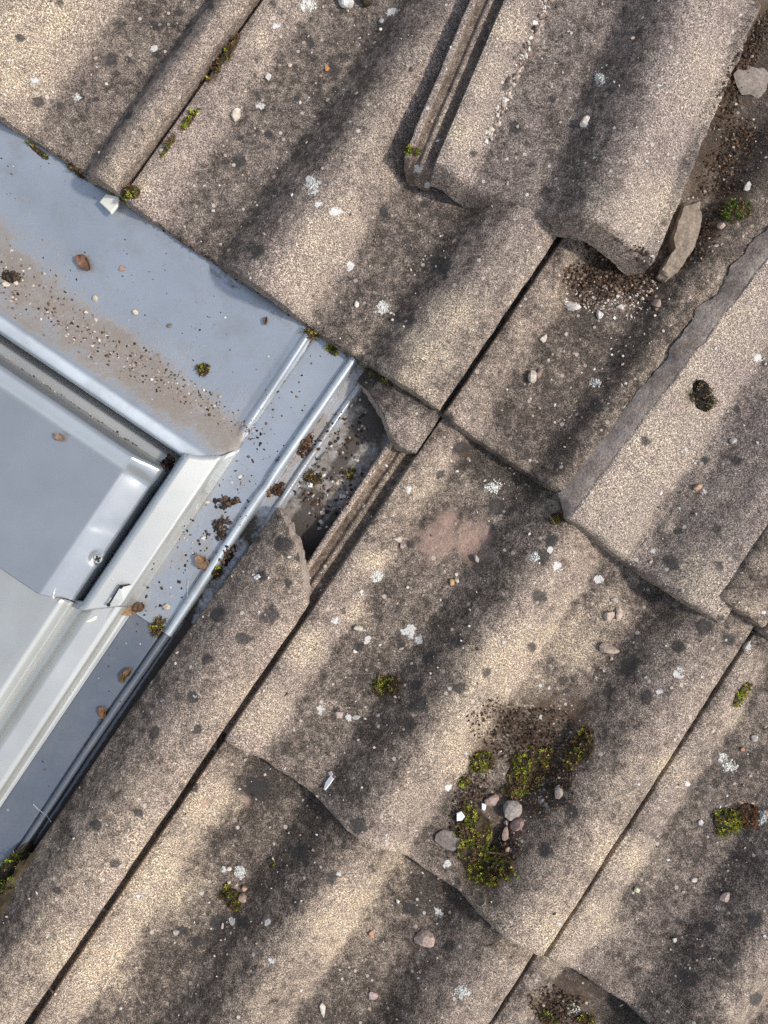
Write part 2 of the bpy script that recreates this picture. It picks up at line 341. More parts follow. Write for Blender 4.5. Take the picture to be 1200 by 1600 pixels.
def tile(label, P0, ang, warr, stail, shead, base, tilt, prof=tile_prof, thick=33, r_edge=(4, 4, 7, 2), flare=(0, 0, 3, 0),
         broken=(0, 0, 0, 0), seed=0, bands=algae_shade_bands, rough_edge=(1.5, 1.5, 2.5, 2.5), ns=190, skirt_brown=0., dark=0., head_dark=.36, left_shift=lambda S: 0 * S, soiled=1., group='concrete roof tiles'):
    """P0: true photograph-plane position of (w=0, s=0); ang: course direction; w across, s up the slope"""
    nw = len(warr)
    w0, w1 = warr[0], warr[-1]
    b = np.linspace(0, 1, ns); Wn = np.repeat(warr[None, :], ns, 0); B = np.repeat(b[:, None], nw, 1)
    st = np.array([stail(w) for w in warr]); sh = np.array([shead(w) for w in warr])
    S = st[None, :] + B * (sh - st)[None, :]
    def en(t, sd, amp): return (fbm(t / 26., np.full_like(t, sd * 3.3), sd, 5) - .5) * 2 * amp + (fbm(t / 5., np.full_like(t, sd * 1.3), sd + 5, 2) - .5) * amp * .9
    dl = en(S, seed + 11, rough_edge[0]) * np.exp(-(Wn - w0) / (6 + rough_edge[0])); dr = en(S, seed + 12, rough_edge[1]) * np.exp(-(w1 - Wn) / (6 + rough_edge[1]))
    W = Wn + dl + dr + left_shift(S) * np.exp(-(Wn - w0) / 60.)
    ds = en(Wn, seed + 13, rough_edge[2]) * np.exp(-(S - st[None, :]) / (6 + rough_edge[2])); dh = en(Wn, seed + 14, rough_edge[3]) * np.exp(-(sh[None, :] - S) / (6 + rough_edge[3]))
    S = S + ds + dh
    Z = prof(W) + base + tilt * (1 - S / 589.)
    Z = Z + (fbm(W / 60, S / 60, seed, 3) - .5) * 4 + (fbm(W / 11, S / 11, seed + 2, 3) - .5) * 2.2
    def rnd(d, r):
        t = np.clip(1 - d / r, 0, 1); return r * (1 - np.sqrt(np.maximum(1 - t * t, 0)))
    for d, r in ((Wn - w0, r_edge[0]), (w1 - Wn, r_edge[1]), (S - S[:1], r_edge[2]), (S[-1:] - S, r_edge[3])):
        rr = r * (.6 + .8 * fbm(W / 14, S / 14, seed + 8, 2))
        Z = Z - rnd(d, np.maximum(rr, .3)) * .9
    ca, sa = math.cos(ang), math.sin(ang)
    gx = HP / (HP - Z); qx = CX + (P0[0] + W * ca + S * sa - CX) * gx; qy = CY + (P0[1] + W * sa - S * ca - CY) * gx
    wb0 = fbm(W / 14, S / 14, seed + 63, 3)
    Z = Z - blobs(qx, qy, PINK, .3, wb0) * (5 + 4 * (fbm(W / 5, S / 5, seed + 70, 2) - .5))
    def idx(i, j): return i * nw + j
    top = np.stack([W, S, Z], -1).reshape(-1, 3)
    I, J = np.meshgrid(np.arange(ns - 1), np.arange(nw - 1), indexing='ij')
    tf = np.stack([idx(I, J), idx(I, J + 1), idx(I + 1, J + 1), idx(I + 1, J)], -1).reshape(-1, 4)
    V = [top]; F = [tf]; edge = [np.zeros((len(top), 2))]
    off = len(top); m = 5
    sides = [(np.array([idx(i, 0) for i in range(ns)])[::-1], (-1, 0), 0), (np.array([idx(i, nw - 1) for i in range(ns)]), (1, 0), 1),
             (np.array([idx(0, j) for j in range(nw)]), (0, -1), 2), (np.array([idx(ns - 1, j) for j in range(nw)])[::-1], (0, 1), 3)]
    for ids, dr_, k in sides:
        rows = [ids]
        n = len(ids); P = top[ids]; t = np.arange(n)
        fl = flare[k] * ((.45 + 1.1 * fbm(t / 16., np.zeros(n), seed + 40 + k, 4)) if broken[k] else 1.0)
        tap = np.clip(np.minimum(t, n - 1 - t) / 7., 0, 1); fl = fl * tap
        for q in range(0, m + 1):
            f = q / m
            jit = (fbm(t / 3.5, np.full(n, q * 1.7), seed + 20 + k, 3) - .5) * (4.5 if broken[k] else 2.0) * (0 if q == 0 else 1) * tap
            o = fl * f ** .8 + jit
            Q = P.copy(); Q[:, 0] += dr_[0] * o; Q[:, 1] += dr_[1] * o; Q[:, 2] -= thick * f * (1.0 + (.1 * jit / 3))
            V.append(Q); e = np.zeros((n, 2)); e[:, 0] = broken[k]; e[:, 1] = 0 if broken[k] else .12 + skirt_brown; edge.append(e)
            rows.append(np.arange(off, off + n)); off += n
        for a_, b_ in zip(rows[1:-1], rows[2:]):
            F.append(np.stack([a_[:-1], b_[:-1], b_[1:], a_[1:]], -1))
    si = np.unique(np.r_[np.arange(0, ns, 8), ns - 1]); sj = np.unique(np.r_[np.arange(0, nw, 6), nw - 1])
    bt = top.reshape(ns, nw, 3)[si][:, sj].copy(); bt[..., 2] -= thick
    n2 = len(sj); I, J = np.meshgrid(np.arange(len(si) - 1), np.arange(n2 - 1), indexing='ij')
    F.append(np.stack([I * n2 + J, (I + 1) * n2 + J, (I + 1) * n2 + J + 1, I * n2 + J + 1], -1).reshape(-1, 4) + off)
    V.append(bt.reshape(-1, 3)); edge.append(np.tile([0, .6], (bt.shape[0] * n2, 1)))
    V = np.concatenate(V); F = np.concatenate(F); edge = np.concatenate(edge)
    # true plane position, and the photograph pixel each vertex shows at
    ca, sa = math.cos(ang), math.sin(ang)
    tx = P0[0] + V[:, 0] * ca + V[:, 1] * sa; ty = P0[1] + V[:, 0] * sa - V[:, 1] * ca
    g = HP / (HP - V[:, 2]); px = CX + (tx - CX) * g; py = CY + (ty - CY) * g
    # stains
    W_, S_ = V[:, 0], V[:, 1]
    lo = fbm(W_ / 150, S_ / 190, seed + 60, 3); md = fbm(W_ / 45, S_ / 60, seed + 61, 4); st_ = fbm(W_ / 22, S_ / 160, seed + 62, 3)
    wob = .5 * fbm(W_ / 14, S_ / 14, seed + 63, 3) + .5 * fbm(W_ / 6, S_ / 6, seed + 66, 3)
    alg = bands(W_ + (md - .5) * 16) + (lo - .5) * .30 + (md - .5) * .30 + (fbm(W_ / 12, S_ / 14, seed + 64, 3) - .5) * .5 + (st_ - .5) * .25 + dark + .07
    gap = S_ - 589 + 80        # darker strip just below the course above
    alg = alg + head_dark * sstep(0, 90, gap + (md - .5) * 90)
    alg = alg - .22 * np.exp(-S_ / 16.) * (.3 + 1.2 * md)
    alg = alg - .45 * blobs(px, py, CREAM, .95) * (.4 + md)
    cream = np.clip((lo - .38) * 1.6 * (1 - alg) + .75 * blobs(px, py, CREAM, .95), 0, 1)
    och = blobs(px, py, OCHRE, .8, wob)
    # random small colonies, beside those seen one by one
    r2 = np.random.default_rng(100 + seed); ext = []
    for _ in range(int(13 * (w1 - w0) / 580 * (np.mean(sh - st)) / 840)):
        a_ = r2.integers(0, ns * nw); ext.append((px[a_], py[a_], r2.uniform(3.5, 15)))
    black = np.maximum(blobs(px, py, BLACK, .75, wob), .7 * blobs(px, py, ext, .8, wob))
    exl = []
    for _ in range(int(60 * (w1 - w0) / 580)):
        a_ = r2.integers(0, ns * nw); exl.append((px[a_], py[a_], r2.uniform(2.5, 6)))
    lich = np.maximum(blobs(px, py, LICHEN, .8, wob) * .85, .6 * blobs(px, py, exl, .8, wob))
    pink = blobs(px, py, PINK, .75, wob); brown = blobs(px, py, BROWN, .9, wob) * .9 * soiled + edge[:, 1] * .8
    lockb = np.where(W_ < -2, np.where(W_ < -37, 0.0, .62 - .45 * np.exp(-((W_ + 19) / 5.) ** 2)), 0.)
    brown = np.clip(np.maximum(brown, lockb), 0, 1)
    alg = np.where(W_ < -37, .12, alg); black = np.where(W_ < -1, black * .3, black)
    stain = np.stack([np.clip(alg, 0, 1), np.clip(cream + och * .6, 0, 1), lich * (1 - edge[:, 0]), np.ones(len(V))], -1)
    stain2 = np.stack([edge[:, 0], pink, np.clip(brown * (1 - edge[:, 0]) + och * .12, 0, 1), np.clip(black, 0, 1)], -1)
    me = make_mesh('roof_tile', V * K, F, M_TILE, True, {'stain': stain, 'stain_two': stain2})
    loc = Vector(((P0[0] - CX) * K, (CY - P0[1]) * K, 0))
    M = Matrix.Translation(loc) @ Matrix.Rotation(-ang, 4, 'Z')
    o = link('roof_tile', me, M, label, 'roof tile', group)
    # for ray casting
    world = np.stack([(tx - CX) * K, (CY - ty) * K, V[:, 2] * K], -1)
    register(world[:len(top)], tf)
    return o, M

UJ = [937 - 580 * 2, 937 - 580, 937, 937 + 580]          # true course position of the tile joints
VT = [156, 745, 1334]                                    # true tail lines of the courses
def P(u, v): return uv2xy(u, v)
W_LOCK = np.r_[np.linspace(-47, 3, 34), np.linspace(6, 572, 168)]
c0 = lambda w: 0.0
full = lambda w: 840.0
BASE, TILT = 0., 31.
def whole(label, c, r, seed, **kw):
    u, v = UJ[c], VT[r]
    return tile(label, P(u, v), TH, W_LOCK, c0, full, BASE, TILT, seed=seed, **kw)
def warp_tl(W): return np.where(np.asarray(W) < 0, W, np.interp(W, [0, 150, 405, 498, 545, 580], [0, 150, 334, 428, 500, 580]))
T_TL = whole('weathered tile at the top left, two moss-lined joints, its lower edge over the pale sheet', 0, 0, 1, dark=-.02, prof=lambda W: tile_prof(warp_tl(W)), bands=lambda W: algae_shade_bands(warp_tl(W)))
T_TC = whole('large mottled tile above the corner of the roof window, left of the loose half tile', 1, 0, 2, dark=.02)
def under_prof(W):   # pressed lower where the broken half beds on it
    return tile_prof(W) - 30 * sstep(185, 240, W) * (1 - sstep(468, 492, W))
T_TR = whole('dark tile with a soil-filled hollow, partly under the two broken halves', 2, 0, 3, dark=.19, prof=under_prof)
T_MC = whole('tile with a pink spall and a big moss patch, its left side lock bared', 2, 1, 4, dark=.03)
T_MR = whole('tile at the lower right edge carrying a small green and red moss cushion', 3, 1, 5, dark=.05)
T_BC = whole('bottom tile right beside the slid strip, with a flat pink stone near its foot', 2, 2, 6, dark=.06)
T_BR = whole('dark tile at the bottom edge, with a white rosette lichen and soil in its pan', 3, 2, 7, dark=.12)
T_FR = tile('tile whose corner only just enters at the right edge under the broken half', P(UJ[3], VT[0]), TH, W_LOCK, c0, full, BASE, TILT, seed=8, dark=.06)
# remnant of the cut tile left under the upper course
W_CUT = np.linspace(440, 578, 70)
def rem_tail(w):
    u = UJ[1] + w
    return VT[1] - np.interp(u, [797, 826, 860, 884, 907, 931, 940], [184, 193, 206, 224, 233, 227, 225])
T_RM = tile('small broken-off tile remnant tucked under the course by the flashing corner', P(UJ[1], VT[1]), TH, W_CUT, rem_tail, full, BASE + 2, TILT, ns=110,
            r_edge=(2, 3, 4, 2), broken=(1, 0, 1, 1), flare=(2, 0, 4, 0), rough_edge=(2, 1, 4, 1), seed=9, dark=.12)
# the cut strip that has slid down beside the gutter
VS = 1330.
W_ST = np.linspace(446, 569, 72)
def st_head(w):
    u = UJ[1] + w
    return VS - np.interp(u, [800, 830, 856, 880, 896, 907, 927, 940], [408, 424, 442, 458, 470, 488, 507, 512])
T_ST = tile('long cut tile strip that has slid down beside the gutter, broken across its top', P(UJ[1] + 3, VS), TH, W_ST, c0, st_head, 18, 14, ns=230,
            r_edge=(1.5, 3, 8, .5), broken=(0, 0, 0, .8), flare=(0, 0, 3, 8), rough_edge=(.6, 1.2, 2, 6), seed=10, dark=-.02, head_dark=.0, left_shift=lambda S: np.interp(S, [0, 530, 900], [-17, -14, 0]))
# the loose left half lying askew on top
ANG_L = R_(22.8)
W_LH = np.r_[np.linspace(-47, 3, 40), np.linspace(6, 351, 115)]
zt = 84; f_ = 1 - zt / HP
ox, oy = CX + (632 - CX) * f_, CY + (243 - CY) * f_
P_LH = (ox + 47 * math.cos(ANG_L), oy + 47 * math.sin(ANG_L))
T_LH = tile('loose left half of a broken tile lying askew on the course, its side lock bared', P_LH, ANG_L, W_LH, c0, lambda w: 420., 66, 6, thick=46, ns=130,
            r_edge=(2, 4, 10, 2), broken=(0, .7, 0, 0), flare=(2, 2, 12, 0), rough_edge=(1.0, 3.5, 1.2, 1), seed=11, skirt_brown=-.04, dark=-.03, head_dark=0, soiled=0.)
# the broken right half lying on its own tile
W_RH = np.linspace(0, 284, 110)
zt = 70; f_ = 1 - zt / HP
P_RH = (CX + (884 - CX) * f_, CY + (808 - CY) * f_)
T_RH = tile('pale broken right half of a tile lying on the dark tile at the right edge', P_RH, R_(34.6), W_RH, c0, lambda w: 600., 8, 22, prof=half_prof, bands=half_bands,
            thick=21, ns=170, r_edge=(3, 4, 8, 2), broken=(1, 0, 0, 0), flare=(27, 0, 3, 0), rough_edge=(4, 1.5, 2.5, 1), seed=12, dark=-.04, head_dark=0, left_shift=lambda S: S * .062)

# ---------------------------------------------------------------- roof window and its flashing
def field(name, mat, U, Vv, zf, grime_and_light=None, parent=None, label=None, cat=None, thick=1.6, reg=True, lip=None):
    """sheet metal as a height field over course / slope coordinates as photographed"""
    nu, nv = len(U), len(Vv)
    UU, VV = np.meshgrid(U, Vv, indexing='ij')
    if lip is not None: UU, VV = lip(UU, VV)
    ZZ = zf(UU, VV)
    x, y = uv2xy(UU, VV)
    P3 = obs_arr(x, y, ZZ).reshape(-1, 3)
    I, J = np.meshgrid(np.arange(nu - 1), np.arange(nv - 1), indexing='ij')
    F = np.stack([I * nv + J, I * nv + J + 1, (I + 1) * nv + J + 1, (I + 1) * nv + J], -1).reshape(-1, 4)[:, ::-1]
    g = np.zeros((len(P3), 4)); g[:, 3] = 1
    if grime_and_light is not None:
        r_ = grime_and_light(UU, VV); d, k = r_[:2]
        if len(r_) > 2: g[:, 2] = np.clip(r_[2], 0, 1).ravel()
        g[:, 0] = np.clip(d, 0, 1).ravel(); g[:, 1] = np.clip(k, 0, 1).ravel()
    c = P3.mean(0); c[2] = P3[:, 2].min()
    me = make_mesh(name, P3 - c, F, mat, True, {'grime_and_light': g})
    M = Matrix.Translation(Vector(c))
    if parent is not None:
        M = parent_loc[parent.name].inverted() @ M
    o = link(name, me, M, label, cat, parent=parent)
    sm = o.modifiers.new('thickness', 'SOLIDIFY'); sm.thickness = thick * K; sm.offset = -1
    if reg: register(P3, F)
    return o
parent_loc = {}
def empty(name, px, py, z, label, cat):
    o = bpy.data.objects.new(name, None); COL.objects.link(o)
    M = Matrix.Translation(Vector(obs(px, py, z))); o.matrix_world = RW @ M
    o['label'] = label; o['category'] = cat; o['kind'] = 'thing'; parent_loc[o.name] = M
    return o
def dense(lo, hi, marks, fine=1.6, coarse=14., reach=14):
    a = [lo]; x = lo
    while x < hi:
        d = min([abs(x - m) for m in marks] + [1e9])
        x += fine if d < reach else min(coarse, max(fine, (d - reach) * .5 + fine)); a.append(min(x, hi))
    return np.array(a)
def soft_interp(x, xs, zs, r=3.0):
    x = np.asarray(x, float); z = 0
    for d, k in ((-1., .14), (-.5, .22), (0, .28), (.5, .22), (1., .14)): z = z + k * np.interp(x + d * r, xs, zs)
    return z

flashing = empty('window_flashing', 420, 560, 0, 'pale grey sheet metal flashing around the window corner with a ribbed side gutter', 'flashing')
window = empty('roof_window', 60, 900, 0, 'grey clad roof window at the left, its upper right corner with one screw', 'roof window')

# head flashing: flat sheet, dirty valley, slope up to the rolled edge
def head_z(U, V):
    lowp = soft_interp(V, [60, 120, 148, 170, 290, 345, 358, 404, 409, 414, 419, 424, 428, 430.5, 431.5], [-14, -4, 13, 13, 2, 1, 5, 34, 37.2, 39.6, 40.8, 40.6, 38, 31, 8], 2.0)
    side = soft_interp(U, [640, 676, 690, 701, 712], [50, 43, 29, 3, 2], 5)
    seam = 6.5 * np.exp(-((U - 692) / 6.) ** 4) * (1 - sstep(330, 365, V)) * sstep(120, 165, V) + 2.0 * sstep(672, 684, U) * (1 - sstep(330, 365, V))
    k = 7.
    h = -k * np.log(np.exp(-lowp / k) + np.exp(-side / k) + 1e-9)
    h = np.maximum(h, 0) + seam
    return h + (fbm(U / 160, V / 90, 3, 2) - .5) * 2.4
def head_lip(U, V):
    lo = np.interp(U, [600, 640, 655, 668, 686, 695, 701], [431, 431, 424, 416, 402, 388, 374])
    t = (V - 60) / (431. - 60)
    return U, np.where(V > 330, 330 + (V - 330) * (lo - 330) / 101., V)
def head_grime_gleam(U, V):
    x, y = uv2xy(U, V); n = fbm(U / 38, V / 26, 5, 4); n2 = fbm(U / 90, V / 50, 6, 3)
    cen = np.interp(U, [180, 300, 420, 520, 640, 720], [322, 334, 345, 350, 352, 352]); wid = np.interp(U, [150, 300, 450, 600, 700], [56, 46, 38, 32, 24])
    band = np.exp(-((V - cen) / wid) ** 2)
    d = band * (.28 + 1.45 * n) * (1 - sstep(685, 700, U))
    d = np.maximum(d, .42 * np.exp(-((V - cen + 38) / 48) ** 2) * (n + .35))
    d = d + .62 * sstep(340, 362, V) * (1 - sstep(400, 408, V)) * (.45 + n)
    k = .55 * np.exp(-((V - 165) / 14) ** 2) * sstep(.45, .7, n2) + .6 * np.exp(-((U - 701) / 2.5) ** 2) * (V < 372)
    k = k + .35 * np.exp(-((V - (cen - wid * .8)) / 9) ** 2) * sstep(.5, .65, n)
    return d, k, .85 * sstep(407, 415, V) * (1 - .35 * sstep(.45, .7, n2))  # third value: bright sky reflection painted on the rolled edge
field('head_sheet', M_FLASH, dense(-260, 701, [640, 655, 670, 684, 692, 700], 2.0, 10), dense(60, 431, [345, 355, 365, 408, 416, 424, 431], 1.6, 9, 20), head_z, head_grime_gleam, flashing, lip=head_lip)
# side gutter, upper length with its two ribs
def gut_z(U, V):
    kink = 1.6 * np.exp(-((V - 398) / 14) ** 2)
    cu = 771 + kink + 1.5 * np.sin(V / 90.)
    wv = 7.2 - .8 * np.exp(-((V - 390) / 22) ** 2)
    rib = 15 * np.sqrt(np.clip(1 - ((U - cu) / wv) ** 2, 0, 1))
    rib2 = (1 - sstep(415, 470, V)) * 9 * np.sqrt(np.clip(1 - ((U - (803 + 1.5 * np.sin(V / 70))) / 4.6) ** 2, 0, 1))
    fl = np.interp(U, [690, 762, 780, 797, 808, 900], [0, 0, -4, -5, -8, -10]) - 12 * sstep(774, 780, U) * sstep(400, 470, V)
    return fl + rib + rib2 + (fbm(U / 60, V / 90, 8, 2) - .5) * 2
def gut_grime_and_light(U, V):
    n = fbm(U / 30, V / 40, 9, 4); n2 = fbm(U / 16, V / 22, 10, 3)
    floor = sstep(806, 815, U)
    d = np.maximum(floor, .5 * sstep(777, 781, U)) * (.95 + .4 * n) + .38 * np.exp(-((U - 786) / 7) ** 2) * n + .30 * np.exp(-((U - 706) / 8) ** 2) * n + .42 * sstep(300, 560, V) * (U < 764) * (.4 + n)  # floor film thickens down-slope: a darkening reflection painted in with real dust
    k = np.maximum(floor, .8 * sstep(777, 781, U) * sstep(405, 440, V)) * (.42 + sstep(.42, .66, n) * .6) + .8 * np.exp(-((U - 762) / 5) ** 2) * sstep(.5, .75, n2) + .55 * sstep(860, 895, U) * sstep(.4, .6, n) * (V > 330)  # dark strip right of the rib: the tile strip's cast shadow painted in
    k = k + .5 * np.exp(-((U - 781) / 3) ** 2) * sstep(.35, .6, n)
    return d, k, .55 * np.exp(-((U - 769) / 5.5) ** 4)  # last value paints a reflection along the rib
field('upper_gutter', M_FLASH, dense(694, 905, [762, 766, 771, 776, 780, 797, 803, 808], 1.1, 8), dense(60, 676, [390, 676], 6, 14), gut_z, gut_grime_and_light, flashing)
def gut2_z(U, V):
    rib = 13 * np.sqrt(np.clip(1 - ((U - 770 - 1.2 * np.sin(V / 80.)) / 6.2) ** 2, 0, 1))
    return np.interp(U, [690, 760, 778, 800, 850], [-4, -4, -12, -16, -18]) + rib + (fbm(U / 60, V / 120, 12, 2) - .5) * 2
def gut2_grime_shade(U, V):
    n = fbm(U / 26, V / 40, 14, 4)
    return .35 * np.exp(-((V - 690) / 16) ** 2) * n + .1 * n, .8 * np.exp(-((U - 762) / 4) ** 2) * sstep(.5, .7, n) * (V < 900) + .9 * sstep(778, 784, U)  # dark beyond the rib: shade of the gap painted in
field('lower_gutter', M_FLASH_LOW, dense(694, 850, [762, 766, 770, 775, 780], 1.1, 8), dense(640, 1420, [676], 8, 22), gut2_z, gut2_grime_shade, flashing)

# window: frame ledge, side cladding (two lengths), sash covers, screw
field('frame_ledge', M_CLAD, dense(-260, 642, [], 20, 30), dense(425, 1420, [], 20, 30), lambda U, V: -9 + 0 * U,
      None, window)
def clad_z(U, V):
    z = soft_interp(U, [633.5, 635, 638.5, 643, 684, 690, 699, 702], [-16, 34, 48, 52, 41, 32, 6, 1.5], 1.8)
    z = z * 1.0 + 1.0 * np.sin(V / 60.)
    return np.maximum(z, 1.0)
def clad_lip(U, V):
    t = (V - 405.) / (722. - 405)
    lo = np.interp(U, [633, 640, 684, 702], [722, 719, 682, 668]); hi = np.interp(U, [633, 640, 660, 686, 702], [426, 424, 414, 396, 370])
    return U, hi + t * (lo - hi)
def clad_grime_gleam(U, V):
    n = fbm(U / 12, V / 30, 21, 4)
    return .5 * np.exp(-((U - 697) / 4) ** 2) * n + .08, .45 * np.exp(-((U - 701) / 2) ** 2) * n, .75 * np.exp(-((U - 637.5) / 5) ** 2)  # third value: gleam painted on the inner edge
field('side_cladding', M_CLAD, dense(633.5, 702, [635, 640, 684, 692, 700], 1.2, 5), dense(405, 722, [], 8, 12), clad_z, clad_grime_gleam, window, lip=clad_lip)
def clad2_z(U, V):
    u = U - (V - 700) * .008
    return np.maximum(soft_interp(u, [618, 640, 646, 652, 682, 690, 694, 701], [12, 20, 33, 37, 31, 26, 4, 0.5], 2.2), .5) - 1
field('lower_side_cladding', M_CLAD, dense(618, 706, [640, 646, 652, 684, 692, 700], 1.2, 5), dense(640, 1420, [], 10, 24), clad2_z,
      lambda U, V: (.05 + 0 * U, .4 * np.exp(-((U - 698) / 3) ** 2) * fbm(U / 10, V / 20, 2, 3)), window,
      lip=lambda U, V: (U, np.maximum(V, np.interp(U, [618, 634, 650, 706], [714, 706, 690, 640]))))
SCX, SCY = 153, 873; SCU, SCV = xy2uv(SCX, SCY)
def sash_z(U, V):
    topz = soft_interp(V, [455, 459, 462, 473, 477, 480, 498, 504, 520], [-19, -16, 12, 46, 54, 55, 51, 43, 43.5], 1.4)
    side = soft_interp(U, [560, 570, 574, 605, 618, 625, 634], [43.5, 43.5, 41, 26, 20, 8, -12], 1.6)
    rid = np.where(V < 500, 53 - np.clip((U - 555) / 55., 0, 1) ** 1.3 * 30, 200)
    k = 3.
    z = -k * np.log(np.exp(-topz / k) + np.exp(-np.minimum(side + np.where(V < 500, 8 * (1 - sstep(478, 503, V)), 0), 80) / k))
    # pressed-in corner creases
    d = np.hypot((U - 596), (V - 497)); z = z - 1.2 * np.exp(-(d / 14) ** 2) + .5 * np.exp(-(np.hypot(U - 584, V - 486) / 9) ** 2)
    # dimple round the screw
    m = np.exp(-(np.hypot(U - SCU, V - SCV) / 12.) ** 4)
    z = z * (1 - m * .8) + m * .8 * 20.5
    cr = .8 * np.exp(-((V - SCV + 44 + (U - 590) * .5) / 7) ** 2) * sstep(572, 585, U)
    return np.maximum(z - cr, -19.5)
def sash_lip(U, V):
    lo = np.interp(U, [0, 571, 590, 612, 633], [735, 735, 727, 716, 710])
    V2 = np.where(V > 600, 600 + (V - 600) * (lo - 600) / 135., V)
    return U, V2
sash_grime_gleam = lambda U, V: (.75 * np.exp(-((V - 459.5) / 3.2) ** 2) * (.4 + fbm(U / 14, V / 9, 31, 3)) + .25 * np.exp(-((V - 506) / 4) ** 2) * fbm(U / 30, V / 10, 33, 3), .35 * np.exp(-((V - 458) / 2.5) ** 2) * fbm(U / 20, V / 9, 32, 3), .42 * sstep(476, 481, V) * (1 - sstep(496, 503, V)) * (1 - sstep(566, 574, U)))  # last term paints a gleam on the ridge band
field('sash_cover', M_SASH, dense(-260, 633, [560, 571, 580, 595, 608, 616, 628], 1.6, 12, 16), dense(455, 735, [462, 478, 490, 503, 620, 640, 655, 735], 1.7, 10, 16), sash_z, sash_grime_gleam, window, lip=sash_lip)
def sash2_z(U, V):
    u = U - (V - 740) * .012
    return soft_interp(u, [590, 602, 607, 618, 622, 625], [35, 34.5, 32, 22, 20, 10], 2.2) + 0 * V
field('lower_sash_cover', M_CLAD, dense(-260, 632, [600, 607, 618, 624], 1.3, 12), dense(705, 1420, [712], 6, 24), sash2_z, None, window,
      lip=lambda U, V: (U, np.where(V < 740, np.maximum(V, np.interp(U, [0, 584, 592, 603, 612, 632], [705, 705, 727, 722, 718, 713])), V)))
M_SLOT, _nt, _bs = newmat('dark_slot'); _bs.inputs['Base Color'].default_value = (.012, .012, .013, 1); _bs.inputs['Roughness'].default_value = .8
M_GAP_RING, _nt, _bs = newmat('gap_ring'); _bs.inputs['Base Color'].default_value = (.09, .10, .11, 1); _bs.inputs['Roughness'].default_value = .6
# the cross-head screw
def screw():
    nr, na = 14, 64; rr = np.linspace(0, 8.2, nr); aa = np.linspace(0, 2 * math.pi, na, endpoint=False)
    R, A = np.meshgrid(rr, aa, indexing='ij'); x = R * np.cos(A); y = R * np.sin(A)
    z = 3.2 * (1 - sstep(6.2, 8.2, R)) + .6
    a = R_(20); xr = x * math.cos(a) + y * math.sin(a); yr = -x * math.sin(a) + y * math.cos(a)
    cross = np.maximum((1 - sstep(1.0, 1.9, abs(xr))) * (1 - sstep(4.0, 5.2, abs(yr))), (1 - sstep(1.0, 1.9, abs(yr))) * (1 - sstep(4.0, 5.2, abs(xr))))
    z = z - 5 * cross
    V = np.stack([x, y, z], -1).reshape(-1, 3) * K
    I, J = np.meshgrid(np.arange(nr - 1), np.arange(na), indexing='ij'); J2 = (J + 1) % na
    F = np.stack([I * na + J, (I + 1) * na + J, (I + 1) * na + J2, I * na + J2], -1).reshape(-1, 4)
    p = Vector(obs(SCX, SCY, 20.8))
    me = make_mesh('screw', V, F, M_STEEL, True)
    sc = link('screw', me, parent_loc[window.name].inverted() @ Matrix.Translation(p) @ Matrix.Rotation(R_(6), 4, 'Y'), parent=window)
    V = []; F = []
    for t in (0, math.pi / 2):
        b = len(V)
        for (x, y) in ((-4.6, -.9), (4.6, -.9), (4.6, .9), (-4.6, .9)):
            V.append(Vector((x * math.cos(a + t) - y * math.sin(a + t), x * math.sin(a + t) + y * math.cos(a + t), 2.6 + .3 * (t > 0))) * K)
        F.append((b, b + 1, b + 2, b + 3))
    link('cross_slot_shade', make_mesh('cross_slot_shade', V, F, M_SLOT, False), Matrix(), parent=sc)  # flat dark cross: shade of the recess put in as colour
    # dark ring added as the shade of the gap round its head
    V = []; F = []
    for i in range(40):
        t = 2 * math.pi * i / 40
        for r_, z_ in ((7.6, 1.2), (10.2, .9), (10.6, -2)): V.append(Vector((r_ * math.cos(t), r_ * math.sin(t), z_)) * K)
        j = (i + 1) % 40; F += [(i * 3, i * 3 + 1, j * 3 + 1, j * 3), (i * 3 + 1, i * 3 + 2, j * 3 + 2, j * 3 + 1)]
    link('gap_ring', make_mesh('gap_ring', V, F, M_GAP_RING, True), Matrix(), parent=sc)
screw()
